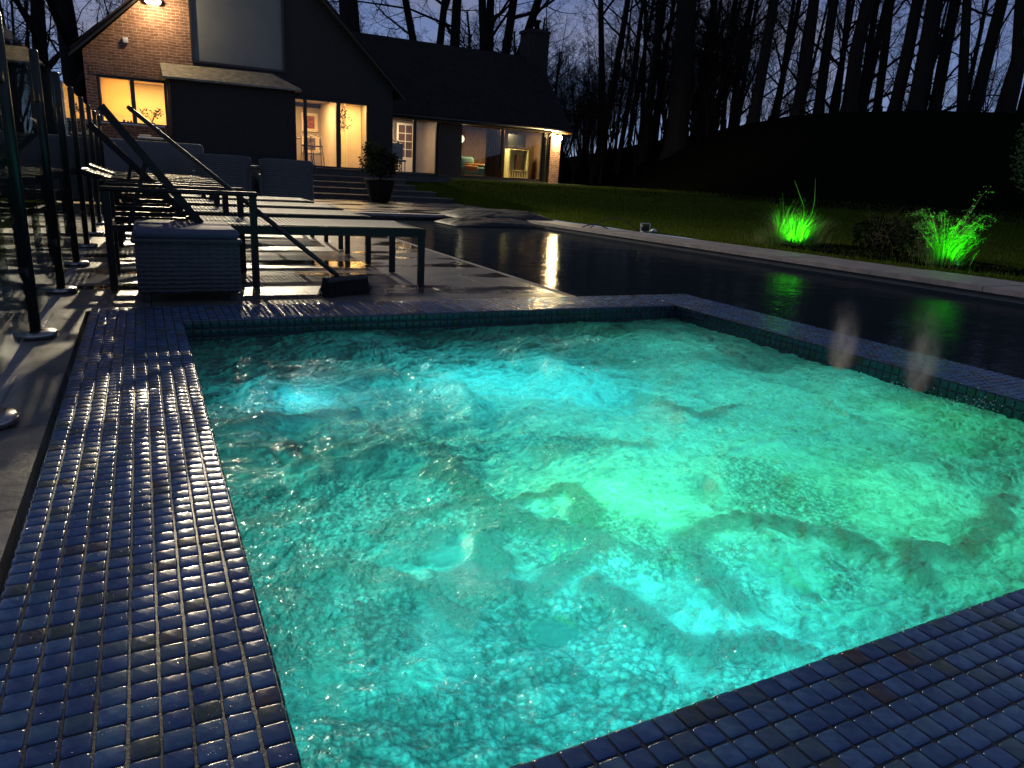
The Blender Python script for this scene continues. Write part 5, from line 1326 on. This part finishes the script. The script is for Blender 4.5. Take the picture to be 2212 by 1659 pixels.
BANK = [(40.4, 42, 'tall2', 0.8, 0), (41.4, 44, 'slim2', 0.9, 0), (41.9, 43, 'slim', 1.0, 0), (42.5, 45, 'tall2', 0.8, 1), (43.9, 38.5, 'tall', 0.85, 3),
        (45.1, 42, 'slim', 1.2, 2), (46.8, 38.5, 'tall2', 1.05, 3), (48.2, 39, 'tall', 0.75, 3), (50.1, 38, 'tall2', 1.2, 4), (51.9, 40, 'slim', 1.4, 4),
        (52.9, 38.5, 'tall', 0.95, 4), (54.1, 38, 'tall', 1.05, 5), (55.3, 39, 'tall2', 0.9, 5), (57.0, 38.5, 'slim', 1.6, 6), (57.5, 39, 'tall', 0.85, 5),
        (59.2, 38, 'fork', 0.9, 4), (60.2, 40, 'tall', 0.9, 5), (61.6, 38, 'tall2', 1.1, 5)]
for k, (th, r_, key, rad, tl) in enumerate(BANK):
    w_ = ["first", "second", "third", "fourth", "fifth", "sixth", "seventh", "eighth", "ninth", "tenth", "eleventh", "twelfth", "thirteenth", "fourteenth", "fifteenth", "sixteenth", "seventeenth", "last"][k]
    place(th, r_, key, 1.0 + 0.1*((k*7) % 5)/5, (k*67) % 360, "dark bare tree on the bank crest, %s to the right of the thickest trunk" % w_, "trees along the bank crest", rad*0.92, tilt=tl*0.4)
rr = random.Random(55); keys = ['slim', 'slim2', 'tall2', 'tall', 'oak']
for k in range(62):
    th = rr.uniform(-12, 66) if k > 30 else rr.uniform(27, 64); r_ = rr.uniform(52, 95)
    place(th, r_, keys[k % 5], rr.uniform(0.75, 1.05), rr.uniform(0, 360), "bare tree in the wood behind the bank and house", "background wood of bare trees", 0.8)
# scrubby undergrowth between the house and the bank
for k in range(70):
    th = rr.uniform(29, 43) if k < 58 else rr.uniform(43, 64); r_ = rr.uniform(39, 50)
    place(th, r_, 'bushy', rr.uniform(0.45, 0.85) if k < 58 else rr.uniform(0.25, 0.45), rr.uniform(0, 360), "leafless scrub bush at the foot of the wood", "scrub bushes below the trees", 1.0, "scrub_bush")
for k in range(60):
    place(rr.uniform(40, 66), rr.uniform(37.5, 41), 'bushy', rr.uniform(0.08, 0.20), rr.uniform(0, 360), "low bramble on the crest of the bank", "brambles along the bank crest", 1.0, "bramble")
for k in range(26):
    place(13.5+k*0.62+rr.uniform(-0.3, 0.3), rr.uniform(64, 84), 'oak', rr.uniform(0.62, 0.80), rr.uniform(0, 360), "distant bare tree above the wing roof ridge", "distant treetops above the wing roof")
for k in range(16):
    place(rr.uniform(-9, 27), rr.uniform(40, 60), 'bushy', rr.uniform(0.8, 1.3), rr.uniform(0, 360), "leafless scrub bush behind the house", "scrub bushes behind the house", 1.0, "scrub_bush")


# ------------------------------------------------------------------ wisps of steam over the rim
for k, (x, y, h_) in enumerate(((3.19, 2.44, 0.32), (3.21, 2.02, 0.38))):
    b = MB(); n_ = 10; prof = [(0.005+0.115*math.sin(math.pi*i_/n_)**0.6, -0.10+(h_+0.10)*i_/n_) for i_ in range(n_+1)]
    b.lathe(prof, n=16); t = NT("steam_wisp")
    pv = t.n("ShaderNodeVolumePrincipled"); pv.inputs["Color"].default_value = (0.95, 0.93, 0.9, 1); pv.inputs["Anisotropy"].default_value = 0.3
    sz = t.n("ShaderNodeSeparateXYZ"); t.l(t.co.outputs["Object"], sz.inputs[0])
    rad_ = t.n("ShaderNodeVectorMath", operation='LENGTH'); cb = t.n("ShaderNodeCombineXYZ"); t.l(sz.outputs[0], cb.inputs[0]); t.l(sz.outputs[1], cb.inputs[1]); t.l(cb.outputs[0], rad_.inputs[0])
    fall = t.math('SUBTRACT', 1.0, t.math('MULTIPLY', rad_.outputs["Value"], 11.5), True); fall = t.math('POWER', fall, 1.7)
    zf = t.math('POWER', t.math('MULTIPLY', t.math('SUBTRACT', h_*0.95, sz.outputs[2], True), 0.9/h_, True), 1.5)
    nz = t.ramp(t.noise(16, 4, 0.6, sc=(1, 1, 0.4)), [(0.38, 0.05), (0.62, 1.0)])
    t.l(t.math('MULTIPLY', t.math('MULTIPLY', fall, zf), t.math('MULTIPLY', nz, 30.0)), pv.inputs["Density"])
    t.l(pv.outputs[0], t.out.inputs[1])
    o = b.build("steam", t.m); o.location = (x, y, 0); o.rotation_euler = (0, R(-8), 0); tag(o, kind="stuff")
scene.cycles.volume_bounces = 0; scene.cycles.volume_max_steps = 64
